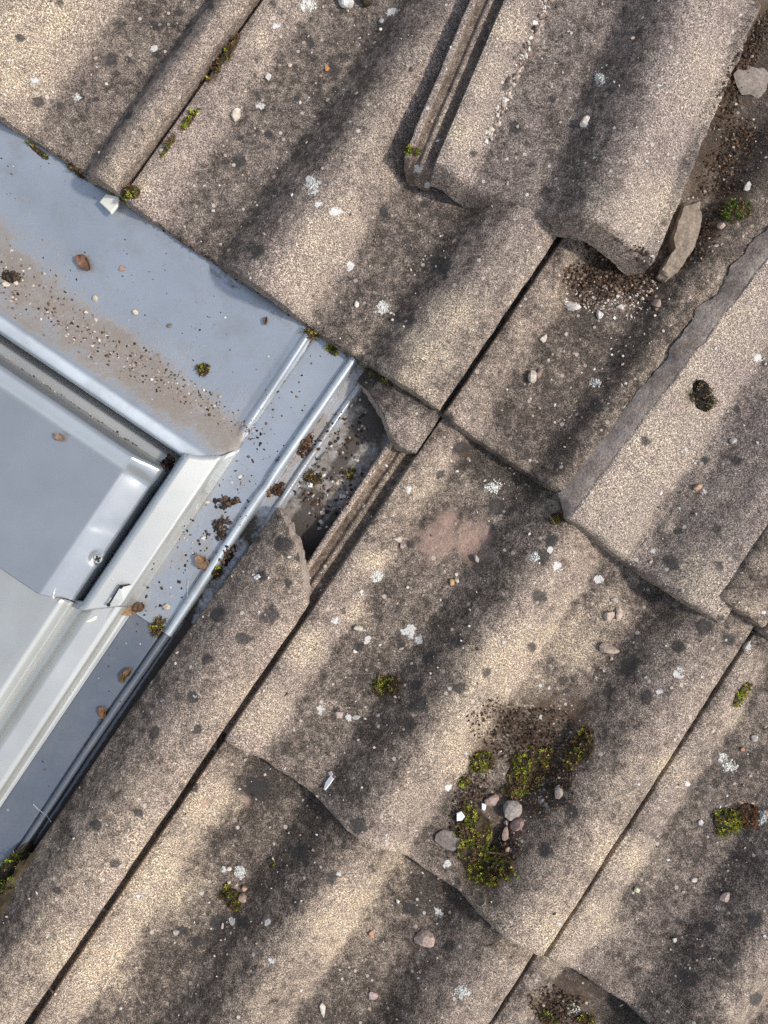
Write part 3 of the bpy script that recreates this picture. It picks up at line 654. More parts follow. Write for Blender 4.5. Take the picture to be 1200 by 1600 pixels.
# the punched clip tab at the foot of the side cladding
def clip_tab():
    pts = [(174, 934), (187, 916), (206, 914), (193, 940)]
    zz = [52, 53, 43, 43]
    def quad(ps, z, t=1.0):
        a = [obs(x, y, q) for (x, y), q in zip(ps, z)]; b = [obs(x, y, q - 6) for (x, y), q in zip(ps, z)]
        return a + b
    V = quad(pts, [z_ + .5 for z_ in zz]); F = [(3, 2, 1, 0), (4, 5, 6, 7), (0, 1, 5, 4), (1, 2, 6, 5), (2, 3, 7, 6), (3, 0, 4, 7)]
    c = np.mean(V, 0); me = make_mesh('clip_tab', [np.array(v) - c for v in V], F, M_CLAD, False, {'grime_and_light': np.zeros((8, 4))})
    o = link('clip_tab', me, parent_loc[window.name].inverted() @ Matrix.Translation(Vector(c)), parent=window)
    # its punched slots
    V = []; F = []
    for (x0, y0, x1, y1, w) in ((169.5, 945, 187, 917, 1.6), (187, 917, 204, 913.5, 1.3)):
        dx, dy = x1 - x0, y1 - y0; L = math.hypot(dx, dy); nx, ny = -dy / L * w, dx / L * w
        z0 = 54.5 if x0 < 180 else 54; z1 = 55 if x1 < 190 else 46
        b = len(V)
        V += [obs(x0 + nx, y0 + ny, z0), obs(x1 + nx * .6, y1 + ny * .6, z1), obs(x1 - nx * .6, y1 - ny * .6, z1), obs(x0 - nx, y0 - ny, z0)]
        F.append((b, b + 1, b + 2, b + 3))
    for (x, y, r, z) in ((189, 917, 3.2, 54.6), (169.5, 945, 3.2, 54.8)):
        b = len(V); V += [obs(x + r * math.cos(a), y + r * math.sin(a), z) for a in np.linspace(0, 6.28, 11)[:-1]]; F.append(tuple(range(b, b + 10)))
    c = np.mean(V, 0); me = make_mesh('slot', [np.array(v) - c for v in V], F, M_SLOT, False)
    link('slot', me, parent_loc[window.name].inverted() @ Matrix.Translation(Vector(c)), parent=window)
M_SLOT, _nt, _bs = newmat('dark_slot'); _bs.inputs['Base Color'].default_value = (.012, .012, .013, 1); _bs.inputs['Roughness'].default_value = .8
clip_tab()

# ---------------------------------------------------------------- the deck the tiles and the window lie on
V = [Vector(((x) * K, (y) * K, -48 * K)) for x, y in ((-2600, -2600), (2600, -2600), (2600, 2600), (-2600, 2600))]
o = link('roof_deck', make_mesh('roof_deck', V, [(0, 1, 2, 3)], M_DECK, False), Matrix(), kind='structure'); o.color = (.035, .032, .03, 1)

# ---------------------------------------------------------------- the ground the house stands on, far below
V = [Vector((x, y, -7)) for x, y in ((-300, -300), (300, -300), (300, 300), (-300, 300))]
M_GROUND = tint_material('ground', .6, .95, 'object', .25, 0)
o = link('ground', make_mesh('ground', V, [(0, 1, 2, 3)], M_GROUND, False), RW.inverted(), kind='structure'); o.color = (.26, .25, .22, 1)
build_bvh()
# ---------------------------------------------------------------- loose things
import bmesh
def basis(n, ang):
    """a frame standing on the surface: z along the normal, x turned by ang (photograph degrees, clockwise)"""
    x = Vector((math.cos(R_(ang)), -math.sin(R_(ang)), 0)); z = n.normalized()
    x = (x - z * x.dot(z)).normalized(); y = z.cross(x)
    return Matrix((x, y, z)).transposed().to_4x4()
_ico = {}
def ico(sub):
    if sub not in _ico:
        b = bmesh.new(); bmesh.ops.create_icosphere(b, subdivisions=sub, radius=1)
        b.verts.ensure_lookup_table()
        _ico[sub] = (np.array([v.co[:] for v in b.verts]), np.array([[v.index for v in f.verts] for f in b.faces])); b.free()
    return _ico[sub]
def put(name, cat, V, F, px, py, ang, mat, color, label, smooth=False, lift=0.0, group=None, attrs=None, parent=None, kind=None):
    p, n = hit(px, py)
    M = Matrix.Translation(p + n * lift * K) @ basis(n, ang)
    me = make_mesh(name, np.asarray(V) * K, F, mat, smooth, attrs)
    if parent is not None:
        o = link(name, me, parent[1].inverted() @ M, parent=parent[0])
    else:
        o = link(name, me, M, label, cat, group, kind)
    if color: o.color = tuple(color) + (1,)
    return o
def stone(px, py, rx, ry, ang, h, color, label, name='pebble', cat='pebble', seed=0, group=None, facets=11):
    r = np.random.default_rng(seed * 7 + int(px) * 13 + int(py)); V, F = ico(2); V = V.copy()
    V *= (1 + (fbm(V[:, 0] * 1.6 + 5, V[:, 1] * 1.6 + V[:, 2] * 1.3, int(px) % 50, 3) - .5) * .5)[:, None]
    for _ in range(facets):
        d = r.normal(size=3); d /= np.linalg.norm(d); o = r.uniform(.48, .82); s = V @ d
        V = V - np.outer(np.maximum(s - o, 0) * .92, d)
    V = V * np.array([rx, ry, h]) ; V[:, 2] += h * .55
    return put(name, cat, V, F, px, py, ang, M_STONE, color, label, False, group=group)
def flake(px, py, pts, th, color, label, name, cat, mat=None, tilt=0., lift=1., group=None):
    """a thin chip with the given outline (photograph pixels about px, py)"""
    n = len(pts); P2 = np.array(pts, float); P2[:, 1] *= -1
    z = P2[:, 0] * math.tan(R_(tilt)); z = z - z.min()
    rim = .86
    top = np.c_[P2 * rim, z + th]; mid = np.c_[P2, z + th * .6]; bot = np.c_[P2 * .97, z]
    V = np.concatenate([bot, mid, top]); F = [tuple(range(2 * n, 3 * n))]
    for a in (0, n):
        for i in range(n):
            j = (i + 1) % n; F.append((a + i, a + j, a + n + j, a + n + i))
    F.append(tuple(range(n))[::-1])
    if P2[:, 0].dot(np.roll(P2[:, 1], -1)) - P2[:, 1].dot(np.roll(P2[:, 0], -1)) < 0: F = [f[::-1] for f in F]
    return put(name, cat, V, F, px, py, 0, mat or M_PLASTIC, color, label, False, lift, group)
def leaf(px, py, L, Wd, ang, curl, color, label, seed=0, lift=2.5):
    r = np.random.default_rng(seed + 3); a = np.linspace(-1, 1, 17); b = np.linspace(-1, 1, 9)
    A, B = np.meshgrid(a, b, indexing='ij')
    w = Wd * np.sqrt(np.clip(1 - A ** 2, 0, 1)) * (.75 + .5 * fbm(A * 3, A * 0 + seed, seed, 3))
    x = A * L + (fbm(A * 2, B * 2, seed + 4, 2) - .5) * L * .35; y = B * w
    z = curl * (B ** 2 * .8 + .5 * A ** 2) + (fbm(A * 2.4 + 3, B * 2.4, seed + 9, 3) - .3) * curl * 1.6
    V = np.stack([x, y, z - z.min() + 2.2], -1).reshape(-1, 3)
    I, J = np.meshgrid(np.arange(16), np.arange(8), indexing='ij')
    F = np.stack([I * 9 + J, (I + 1) * 9 + J, (I + 1) * 9 + J + 1, I * 9 + J + 1], -1).reshape(-1, 4)
    color = tuple(x * .72 for x in color)
    o = put('dead_leaf', 'leaf', V, F, px, py, ang, M_LEAF, color, label, True, lift)
    s = o.modifiers.new('thickness', 'SOLIDIFY'); s.thickness = .6 * K
    return o
def in_ellipses(ells, n, r, power=.5):
    """n random photograph pixels inside ellipses (x, y, rx, ry, angle), with the radius fraction"""
    ar = np.array([e[2] * e[3] for e in ells], float); ch = r.choice(len(ells), n, p=ar / ar.sum())
    t = r.uniform(0, 2 * math.pi, n); q = r.uniform(0, 1, n) ** power
    E = np.array(ells, float)[ch]; x = E[:, 2] * q * np.cos(t); y = E[:, 3] * q * np.sin(t); a = np.radians(E[:, 4])
    wb = .62 + .76 * vnoise(np.cos(t) * 1.7 + E[:, 0], np.sin(t) * 1.7 + E[:, 1], 4); x = x * wb; y = y * wb
    return E[:, 0] + x * np.cos(a) - y * np.sin(a), E[:, 1] + x * np.sin(a) + y * np.cos(a), q
def crumb_mesh(pts, sizes, cols, r, sub=1, flat=.7, sink=.2):
    """many small irregular grains, given as (point, normal) pairs in the roof frame"""
    V0, F0 = ico(sub); n = len(pts); nv = len(V0)
    V = np.repeat(V0[None], n, 0) * (1 + r.normal(0, .22, (n, nv, 1)))
    V = V * np.clip(1 + r.normal(0, .28, (n, 1, 3)), .5, 1.7) * np.array([1, 1, flat])
    t = r.uniform(0, 2 * math.pi, n); c, s = np.cos(t)[:, None], np.sin(t)[:, None]
    V = np.stack([V[..., 0] * c - V[..., 1] * s, V[..., 0] * s + V[..., 1] * c, V[..., 2]], -1)
    V = V * (sizes[:, None, None] * K)
    P0 = np.array([p[:] for p, _ in pts]); Nn = np.array([q[:] for _, q in pts])
    V = V + P0[:, None] + Nn[:, None] * (sizes[:, None, None] * K * (flat - sink))
    F = (F0[None] + (np.arange(n) * nv)[:, None, None]).reshape(-1, 3)
    C = np.repeat(np.c_[cols, np.ones(n)][:, None], nv, 1).reshape(-1, 4)
    return V.reshape(-1, 3), F, C
PAL_SOIL = np.array([(.035, .022, .014), (.06, .038, .024), (.10, .065, .042), (.16, .11, .08), (.26, .20, .16), (.05, .035, .03), (.36, .28, .24), (.14, .07, .04)])
PAL_GRIT = np.array([(.50, .43, .36), (.60, .55, .49), (.40, .32, .27), (.30, .22, .18), (.22, .17, .14), (.46, .36, .30), (.10, .08, .07), (.70, .66, .60)])
PAL_DARK = np.array([(.02, .017, .015), (.04, .03, .024), (.07, .05, .038), (.12, .08, .055)])
def grains(name, label, cat, ells, n, size, pal, seed, kind=None, power=.5, sub=1, weights=None, heap=0., mat=None, big=0.):
    r = np.random.default_rng(seed); x, y, q = in_ellipses(ells, n, r, power)
    pts = [hit(a, b) for a, b in zip(x, y)]
    if heap:
        pts = [(p + nn * K * heap * max(0., 1 - qq * qq) * r.uniform(.2, 1), nn) for (p, nn), qq in zip(pts, q)]
    sz = size[0] + (size[1] - size[0]) * r.uniform(0, 1, n) ** 3.2
    cols = pal[r.choice(len(pal), n, p=weights)] * r.uniform(.75, 1.25, (n, 1))
    V, F, C = crumb_mesh(pts, sz, cols, r, sub)
    c = V.mean(0); c[2] = V[:, 2].min()
    me = make_mesh(name, V - c, F, mat or M_GRIT, False, {'tint': C})
    return link(name, me, Matrix.Translation(Vector(c)), label, cat, kind=kind)
def moss(label, ells, h, n, seed, pal=None, name='moss_clump', cat='moss', L=(2.6, 5.6), brown=.35, ground=(.05, .036, .02)):
    """a cushion of moss: an uneven brown base full of leafy shoots"""
    r = np.random.default_rng(seed); V = []; F = []; C = []; b = 0
    for (x, y, rx, ry, a) in ells:
        nr, na = 9, 30; rr = np.linspace(0, 1, nr); tt = np.linspace(0, 2 * math.pi, na, endpoint=False); ca, sa = math.cos(R_(a)), math.sin(R_(a))
        for q in rr:
            for t in tt:
                w = .8 + .4 * vnoise(math.cos(t) * 1.6 + seed, math.sin(t) * 1.6 + x, 2)
                X, Y = rx * q * w * math.cos(t), ry * q * w * math.sin(t)
                p, nn = hit(x + X * ca - Y * sa, y + X * sa + Y * ca)
                z = h * .62 * math.sqrt(max(0, 1 - q * q)) * (.5 + .9 * float(vnoise(X / 4 + 9, Y / 4 + x, seed))) - .6 * q
                V.append(np.array(p) + np.array(nn) * z * K); C.append(np.array(ground) * r.uniform(.5, 1.6))
        for i in range(nr - 1):
            for j in range(na):
                F.append((b + i * na + j, b + (i + 1) * na + j, b + (i + 1) * na + (j + 1) % na, b + i * na + (j + 1) % na))
        b += nr * na
    pal = pal if pal is not None else np.array([(.31, .34, .03), (.19, .25, .022), (.46, .44, .055), (.055, .075, .016), (.20, .16, .035), (.13, .09, .03)])
    pb = np.array([(.13, .075, .035), (.08, .05, .025), (.20, .13, .06), (.05, .035, .02)])
    xs, ys, qs = in_ellipses(ells, n, r)
    for x, y, q in zip(xs, ys, qs):
        if float(fbm(x / 6.5 + 31, y / 6.5, seed + 9, 3)) < .38: continue
        p, nn = hit(x, y); p = np.array(p); nn = np.array(nn)
        patch = float(fbm(x / 11, y / 11, seed + 3, 3))
        c0_ = (pb if patch < brown + .12 and r.random() < .8 or r.random() < .12 else pal); c = c0_[r.integers(len(c0_))] * r.uniform(.65, 1.35)
        base = p + nn * K * (h * .6 * math.sqrt(max(0, 1 - q * q)) * (.5 + .9 * float(vnoise(x / 4, y / 4, seed))))
        ax = nn + r.normal(0, .42, 3); ax /= np.linalg.norm(ax); l0 = r.uniform(*L) * K
        e1 = np.cross(ax, (1, 0, .3)); e1 /= np.linalg.norm(e1); e2 = np.cross(ax, e1); tw = r.uniform(0, 6.28)
        for k in range(7):
            t = tw + k * 2 * math.pi / 7 * 1.0; d = e1 * math.cos(t) + e2 * math.sin(t)
            up = .25 + .75 * (k % 3) / 2.
            st = base + ax * l0 * .28 * (k % 3); tip = st + (d * (1.15 - up * .5) + ax * up) * l0 * r.uniform(.6, 1.0)
            sd = np.cross(d, ax); sd /= np.linalg.norm(sd) + 1e-9; wd_ = l0 * .17
            mid = st * .55 + tip * .45
            V += [st, mid + sd * wd_, tip, mid - sd * wd_]; cc = c * r.uniform(.8, 1.2); C += [cc * .75, cc, cc * 1.15, cc]
            F.append((b, b + 1, b + 2, b + 3)); b += 4
    V = np.array(V); c = V.mean(0); c[2] = V[:, 2].min()
    me = make_mesh(name, V - c, np.array(F), M_MOSS, False, {'tint': np.c_[np.array(C), np.ones(len(C))]})
    return link(name, me, Matrix.Translation(Vector(c)), label, cat)
def lichen(par, px, py, r0, seed, n=120, col=(.66, .66, .60)):
    """a raised lichen crust growing on a tile: a part of that tile"""
    r = np.random.default_rng(seed); x, y, q = in_ellipses([(px, py, r0, r0 * .8, 0)], n, r, .6)
    pts = [hit(a, b) for a, b in zip(x, y)]; sz = r.uniform(.9, 2.3, n) * (1 - .35 * q)
    V, F, C = crumb_mesh(pts, sz, np.array(col) * r.uniform(.7, 1.2, (n, 1)), r, 1, .55, .15)
    p, nn = hit(px, py); V = V - np.array(p)
    me = make_mesh('lichen', V, F, M_LICHEN, True, {'tint': C})
    link('lichen', me, par[1].inverted() @ Matrix.Translation(p), parent=par[0])

# lichen crusts on their tiles
lichen(T_MC, 770, 761, 17, 1); lichen(T_TC, 488, 289, 12, 2, 60); lichen(T_TC, 598, 481, 12, 3, 46); lichen(T_BR, 889, 1577, 15, 4, 130, (.60, .63, .55))
lichen(T_MC, 590, 901, 10, 5, 40, (.68, .70, .64)); lichen(T_TR, 930, 598, 9, 6, 40); lichen(T_LH, 938, 123, 9, 7, 40); lichen(T_MR, 1190, 1273, 13, 8, 70)
lichen(T_MR, 1140, 1197, 12, 9, 60); lichen(T_BC, 376, 1361, 11, 10, 50); lichen(T_BC, 722, 1548, 12, 11, 50); lichen(T_TC, 480, 8, 13, 12, 60)
lichen(T_MC, 836, 871, 8, 13, 30); lichen(T_TL, 120, 152, 6, 14, 22); lichen(T_ST, 402, 901, 6, 15, 36, (.8, .8, .78)); lichen(T_MR, 1128, 1183, 8, 16, 40)

# moss
CR = 124.   # direction of the joints
moss('big yellow-green moss cushion in the pan, between the pink stones and the tile foot', [(742, 1312, 28, 50, -6), (765, 1352, 38, 32, 20)], 13, 1000, 11, brown=.30)
moss('ragged green moss patch above the large grey stone', [(826, 1205, 42, 30, -40), (800, 1235, 18, 12, 0), (850, 1180, 22, 13, -30)], 9, 560, 12, brown=.42)
moss('reddish-brown moss tuft with some green, at the right end of the soil patch', [(905, 1170, 20, 34, 30)], 8, 230, 13, brown=.62)
moss('small dark green moss tuft at the left rim of the soil patch', [(753, 1190, 19, 16, 0)], 8, 170, 14, brown=.36)
moss('tiny round moss button beside the white chip in the pan', [(726, 1221, 9, 8, 0)], 5, 50, 15)
moss('olive moss tuft alone in the pan of the pink-spalled tile', [(605, 1073, 24, 15, 10)], 8, 180, 16, brown=.46)
moss('moss cushion half green and half rust red near the right edge', [(1140, 1282, 24, 20, 0)], 10, 230, 17, brown=.2)
moss('rust red side of the moss cushion near the right edge', [(1168, 1275, 18, 20, 10)], 9, 150, 18, pal=np.array([(.16, .06, .025), (.10, .04, .02), (.22, .10, .05)]), brown=.2)
moss('dark moss tuft beside two brown pebbles on the bottom tile', [(362, 1404, 13, 22, -20)], 8, 150, 19, brown=.38)
moss('thick moss filling the gap between gutter and slid strip', [(22, 1358, 56, 15, CR), (-15, 1420, 60, 22, CR)], 22, 620, 20, brown=.18)
moss('moss in the shade right of the mortar lump by the loose half tile', [(1146, 330, 30, 16, -15)], 8, 200, 21, brown=.30, pal=np.array([(.10, .15, .02), (.07, .11, .02), (.14, .18, .03)]))
moss('brown dry moss wedged in the topmost joint', [(352, 84, 48, 8, CR)], 7, 190, 22, brown=.8)
moss('green moss lining the joint just above the white clip', [(295, 188, 24, 5, CR), (262, 230, 22, 4, CR)], 6, 110, 23, brown=.36)
moss('moss at the tile corner touching the white plastic clip', [(205, 300, 15, 11, -20)], 9, 110, 24, brown=.42)
moss('yellowish moss stuck in the joint at the right edge of the pink-spalled tile', [(1158, 1084, 22, 6, CR)], 6, 90, 25, brown=.25)
moss('moss tuft under the tile edge at the top end of the sheet seam', [(486, 521, 9, 6, 30)], 7, 50, 26, brown=.5)
moss('dark moss tuft under the tile edge between seam and gutter rib', [(518, 547, 10, 7, 30)], 7, 60, 27, brown=.3)
moss('moss on the tile foot above the small remnant', [(590, 588, 22, 6, 34)], 6, 70, 28, brown=.6)
moss('moss growing under the lower edge of the top left tile', [(62, 238, 24, 5, 38), (120, 268, 18, 5, 38)], 7, 90, 29, brown=.55)
moss('green moss speck at the lock foot of the loose half tile', [(643, 236, 11, 5, 20)], 6, 50, 30)
moss('mossy cushion beside the rosette lichen at the bottom edge', [(915, 1592, 18, 9, 0), (860, 1590, 16, 12, 0)], 8, 150, 31, brown=.45)
moss('single bright moss sprig in the dark flank of the bottom tile', [(426, 1352, 4, 7, 10)], 4, 18, 32)
moss('green moss among the crumbs on the sheet left of the bared lock', [(548, 740, 9, 10, 0)], 5, 50, 33, brown=.5)
moss('dull moss patch on the sheet beside the second gutter rib', [(490, 748, 16, 10, 0)], 5, 80, 34, brown=.6)
moss('dark moss and dirt caught behind the gutter rib above the slid strip', [(338, 893, 12, 9, -50)], 7, 70, 35, brown=.5)
moss('mossy lump lying alone on the flat head sheet', [(318, 577, 11, 9, 20)], 9, 110, 36, brown=.55)
moss('blackish moss lump with tan tip on the pale broken half', [(1094, 610, 13, 20, -5), (1101, 630, 14, 13, 0)], 12, 170, 37, pal=np.array([(.02, .02, .015), (.035, .035, .02), (.30, .22, .12)]), brown=.2, ground=(.018, .016, .013))
moss('moss at the lower end of the gutter rib beside a tan leaf', [(246, 978, 10, 18, 35)], 6, 90, 38, brown=.5)
moss('small ochre moss tuft by the corner of the pale broken half', [(868, 812, 12, 9, 10)], 6, 60, 39, brown=.5, pal=np.array([(.20, .16, .03), (.14, .11, .03)]))

# stones, chips and flakes
PINKS = (.36, .265, .225); GREY = (.30, .265, .24); CRM = (.56, .48, .39); TAN = (.38, .29, .21)
for a in [
 (800, 1263, 21, 17, 30, 15, GREY, 'largest grey stone beside the moss in the pan'),
 (768, 1249, 13, 10, -10, 9, PINKS, 'pinkish stone left of the largest grey stone'),
 (811, 1290, 15, 10, -30, 8, (.30, .21, .18), 'reddish stone right below the largest grey stone'),
 (792, 1303, 7, 11, 15, 7, PINKS, 'narrow pink stone leaning below the largest grey stone'),
 (792, 1285, 6, 5, 30, 5, (.42, .33, .29), 'small pink stone squeezed between three larger ones'),
 (795, 1328, 6, 4, 0, 4, (.40, .28, .24), 'pink chip beside the twig in the moss'),
 (875, 1237, 9, 12, 30, 6, (.30, .25, .21), 'dull grey chip at the dark right rim of the soil patch'),
 (700, 1312, 24, 15, 25, 5, (.20, .17, .155), 'flat dark grey stone left of the big moss cushion'),
 (663, 1465, 20, 16, 20, 8, (.42, .32, .27), 'flat pink stone lying alone on the bottom tile'),
 (948, 1013, 19, 10, 10, 9, (.42, .34, .27), 'elongated pale stone in the pan right of the bright roll'),
 (950, 961, 10, 10, 20, 7, (.44, .34, .29), 'pink stone with a smaller one on its upper side'),
 (966, 957, 8, 11, -15, 6, (.50, .41, .34), 'pale stone touching the pink stone near the broken half'),
 (961, 938, 7, 5, 0, 3, (.50, .44, .38), 'small pale flake just above the paired pink stones'),
 (829, 591, 8, 12, 5, 8, (.42, .36, .31), 'smooth rounded pebble on the dark tile in the middle'),
 (842, 585, 4, 9, 5, 4, (.26, .19, .16), 'thin brown chip touching the smooth rounded pebble'),
 (848, 529, 10, 6, -45, 6, (.50, .43, .37), 'pale oblong pebble above the smooth rounded pebble'),
 (380, 1402, 10, 8, 15, 7, (.36, .26, .20), 'larger brown pebble beside the dark moss tuft'),
 (383, 1388, 7, 6, 0, 6, (.42, .27, .19), 'smaller orange-brown pebble beside the dark moss tuft'),
 (358, 1378, 4, 4, 0, 3, CRM, 'tiny cream pebble on top of the dark moss tuft'),
 (706, 909, 5, 8, 0, 5, (.60, .38, .18), 'small orange stone chip in the flank below the spall'),
 (714, 907, 4, 5, 0, 4, (.62, .57, .50), 'small white chip touching the orange stone chip'),
 (746, 874, 4, 8, -10, 5, (.50, .44, .40), 'grey pebble at the end of the pink spall'),
 (620, 842, 10, 6, 20, 5, (.46, .39, .33), 'pale crumb of mortar left of the pink spall'),
 (628, 852, 7, 6, 0, 5, (.38, .30, .26), 'pinkish crumb below the pale mortar crumb'),
 (561, 982, 8, 6, 0, 5, (.50, .45, .37), 'cream pebble on the left pan beside the joint'),
 (556, 1120, 7, 5, 0, 2, (.40, .38, .35), 'grey flat flake near the foot of the pink-spalled tile'),
 (530, 1116, 9, 7, 0, 3, (.50, .40, .36), 'pink flake near the foot of the pink-spalled tile'),
 (275, 1456, 7, 5, 20, 4, (.48, .43, .37), 'cream pebble in the pan near the long joint'),
 (348, 1447, 3, 5, 0, 3, CRM, 'narrow cream pebble below the dark moss tuft'),
 (359, 1357, 5, 4, 0, 3, CRM, 'pale crumb above the powdery lichen on the bottom tile'),
 (580, 1460, 6, 7, 0, 4, (.45, .26, .17), 'orange-brown pebble left of the flat pink stone'),
 (583, 1555, 9, 7, 10, 4, (.44, .33, .30), 'pink chip near the bottom edge'),
 (504, 1577, 6, 14, -8, 4, (.60, .55, .47), 'long cream chip near the bottom edge'),
 (1133, 1403, 12, 7, -35, 4, (.48, .38, .32), 'pinkish pebble on the lower right tile'),
 (1084, 1373, 6, 5, 0, 4, (.50, .44, .40), 'pale pebble in the pan of the lower right tile'),
 (994, 1389, 6, 6, 0, 4, (.52, .53, .36), 'yellowish pebble beside the stripe of the lower right tile'),
 (1178, 1153, 6, 7, 0, 4, (.50, .46, .41), 'round pale pebble right of the yellow joint moss'),
 (1160, 1170, 4, 4, 0, 3, (.52, .28, .19), 'tiny orange pebble below the round pale pebble'),
 (1095, 1285, 6, 5, 0, 3, (.52, .47, .46), 'pale lilac flake left of the rust and green moss'),
 (1145, 690, 7, 6, 0, 4, (.54, .48, .44), 'pale chip resting in the crease of the broken half'),
 (1090, 762, 9, 6, -20, 5, (.40, .27, .18), 'tan crumb in the crease of the broken half'),
 (766, 203, 6, 5, 0, 5, (.60, .53, .43), 'lowest cream pebble of the trail on the loose half'),
 (762, 209, 5, 4, 0, 4, (.56, .50, .42), 'pebble at the very foot of the trail on the loose half'),
 (915, 190, 12, 6, -45, 4, (.50, .45, .40), 'long grey flake in the dark groove of the loose half'),
 (369, 180, 9, 11, 15, 6, (.52, .46, .38), 'pale crusty crumb on the tile right of the topmost joint'),
 (419, 122, 5, 7, 20, 5, (.60, .56, .52), 'white pebble on the tile above the pale crusty crumb'),
 (540, 6, 17, 11, 25, 12, (.66, .64, .60), 'chalk-white lump cut by the top edge'),
 (572, 4, 14, 10, 0, 11, (.06, .045, .03), 'black lump beside the chalk-white one at the top edge'),
 (511, 107, 6, 5, 0, 2, (.50, .22, .08), 'small rust orange flake below the chalk-white lump'),
 (596, 35, 6, 5, 0, 4, (.36, .36, .36), 'bluish grey pebble below the black lump'),
 (557, 476, 4, 6, 0, 4, (.66, .62, .56), 'white pebble on the bright roll above the flashing corner'),
 (334, 330, 4, 3, 0, 3, (.6, .57, .53), 'white pebble near the foot of the central top tile'),
 (212, 489, 5, 5, 0, 5, (.60, .50, .38), 'cream pebble alone on the head sheet'),
 (191, 420, 6, 6, 0, 3, (.30, .21, .17), 'brown flat chip on the blue head sheet'),
 (150, 467, 5, 6, 0, 5, (.62, .53, .42), 'cream pebble above the mud band on the head sheet'),
 (135, 488, 5, 4, 0, 4, (.58, .50, .42), 'pale pebble on the upper rim of the mud band'),
 (9, 446, 9, 5, 20, 5, (.62, .53, .42), 'cream chip below the brown lump at the left edge'),
 (26, 443, 5, 4, 0, 4, (.64, .55, .44), 'small cream chip right below the brown lump'),
 (265, 509, 6, 4, 10, 4, (.22, .20, .17), 'grey crumb on the head sheet above the mossy lump'),
 (344, 620, 4, 4, 0, 3, (.48, .40, .24), 'yellowish crumb on the sheet near the mud end'),
 (960, 384, 14, 9, 30, 8, (.40, .34, .28), 'pale mortar crumb under the nose of the loose half'),
 (895, 478, 13, 8, 0, 5, (.50, .46, .42), 'whitish crumb at the left of the soil hollow'),
 (936, 492, 7, 8, 0, 6, (.54, .50, .46), 'white crumb at the foot of the soil hollow'),
 (968, 480, 8, 6, 0, 5, (.52, .46, .42), 'pinkish crumb at the right foot of the soil hollow'),
 (1027, 476, 9, 8, 0, 6, (.36, .27, .22), 'brown crumb below the upright tile shard'),
 (1125, 356, 8, 7, 0, 6, (.36, .27, .23), 'brown pebble by the shaded moss'),
 (1168, 292, 6, 9, 20, 5, (.50, .46, .42), 'white crumb above the shaded moss'),
 (261, 948, 6, 8, 15, 6, (.50, .43, .35), 'tan chip leaning on the gutter rib near its end'),
 (318, 840, 5, 4, 0, 4, (.52, .46, .42), 'white crumb in the gutter beside the dark litter'),
 (375, 745, 4, 4, 0, 4, (.7, .66, .62), 'white crumb in the gutter below the cladding corner'),
 (324, 785, 6, 3, 0, 2, (.56, .48, .40), 'cream flake at the foot of the side cladding'),
]:
    stone(*a)
# the upright shard beside the loose half
def shard():
    o = flake(1054, 384, [(8, -60), (34, -68), (38, -44), (33, -8), (20, 18), (0, 44), (-20, 62), (-32, 54), (-20, 30), (-8, 14), (-12, -4), (-2, -34)], 30, (.25, .20, .155),
          'blocky tan shard of tile standing in dirt right of the loose half', 'tile_shard', 'tile shard', M_STONE, tilt=-8, lift=-8)
    me = o.data; b = bmesh.new(); b.from_mesh(me)
    bmesh.ops.triangulate(b, faces=b.faces[:]); bmesh.ops.subdivide_edges(b, edges=b.edges[:], cuts=3, use_grid_fill=True)
    b.normal_update()
    for v in b.verts:
        p = v.co / K; v.co += v.normal * (float(fbm(p.x / 8 + p.z / 7, p.y / 8, 5, 4)) - .5) * 7 * K
    b.to_mesh(me); b.free()
shard()
WH = (.82, .83, .82)
flake(178, 323, [(-18, -3), (-6, -15), (16, -9), (12, 6), (2, 16), (-8, 6)], 7, (.74, .74, .66), 'white plastic clip poking out at the tile corner over the head sheet', 'plastic_clip', 'clip', lift=9, tilt=10)
flake(515, 1222, [(-9, 10), (-6, 0), (3, -9), (9, -4), (2, 4), (-6, 12)], 2, WH, 'white plastic chip at the foot of the pink-spalled tile', 'plastic_chip', 'plastic chip')
flake(517, 1210, [(-4, -3), (2, -5), (5, 0), (1, 4)], 2, (.5, .48, .47), 'grey chip touching the white plastic chip', 'plastic_chip', 'plastic chip')
flake(719, 1274, [(-6, -6), (1, -9), (7, -1), (2, 5), (-6, 6)], 3, (.80, .86, .90), 'bluish white chip at the upper end of the big moss cushion', 'plastic_chip', 'plastic chip', lift=7)
flake(755, 1259, [(-3, -6), (4, -4), (3, 3), (1, 6), (-3, 3)], 3, WH, 'white chip just left of the pinkish stone', 'plastic_chip', 'plastic chip', lift=4)
flake(874, 1232, [(-4, -3), (2, -5), (5, 0), (0, 5)], 3, WH, 'white chip resting on the dull grey chip', 'plastic_chip', 'plastic chip')
flake(485, 758, [(-4, 3), (-1, -5), (4, -2), (3, 4)], 3, WH, 'white flake on the grimy sheet beside the second rib', 'plastic_chip', 'plastic chip')
flake(144, 967, [(-10, 4), (2, -3), (9, -6), (6, 1), (-4, 5)], 1.5, (.72, .70, .58), 'peeling cream paint flake on the lower side cladding', 'paint_flake', 'paint flake', lift=.5)
flake(305, 795, [(-2, 12), (-4, 10), (6, -12), (9, -16), (8, -10), (2, 6)], 1.2, (.62, .55, .40), 'curl of cream paint on the slope of the side cladding', 'paint_flake', 'paint flake', lift=.5)
flake(1175, 128, [(-33, -8), (-25, -17), (-13, -16), (-4, -23), (10, -21), (22, -24), (34, -12), (31, 4), (35, 15), (20, 19), (9, 26), (-4, 21), (-19, 23), (-27, 10)], 2.5, (.23, .195, .17), 'smooth pale mortar patch at the right edge above the shaded moss', 'mortar_patch', 'mortar', M_STONE, lift=.5)
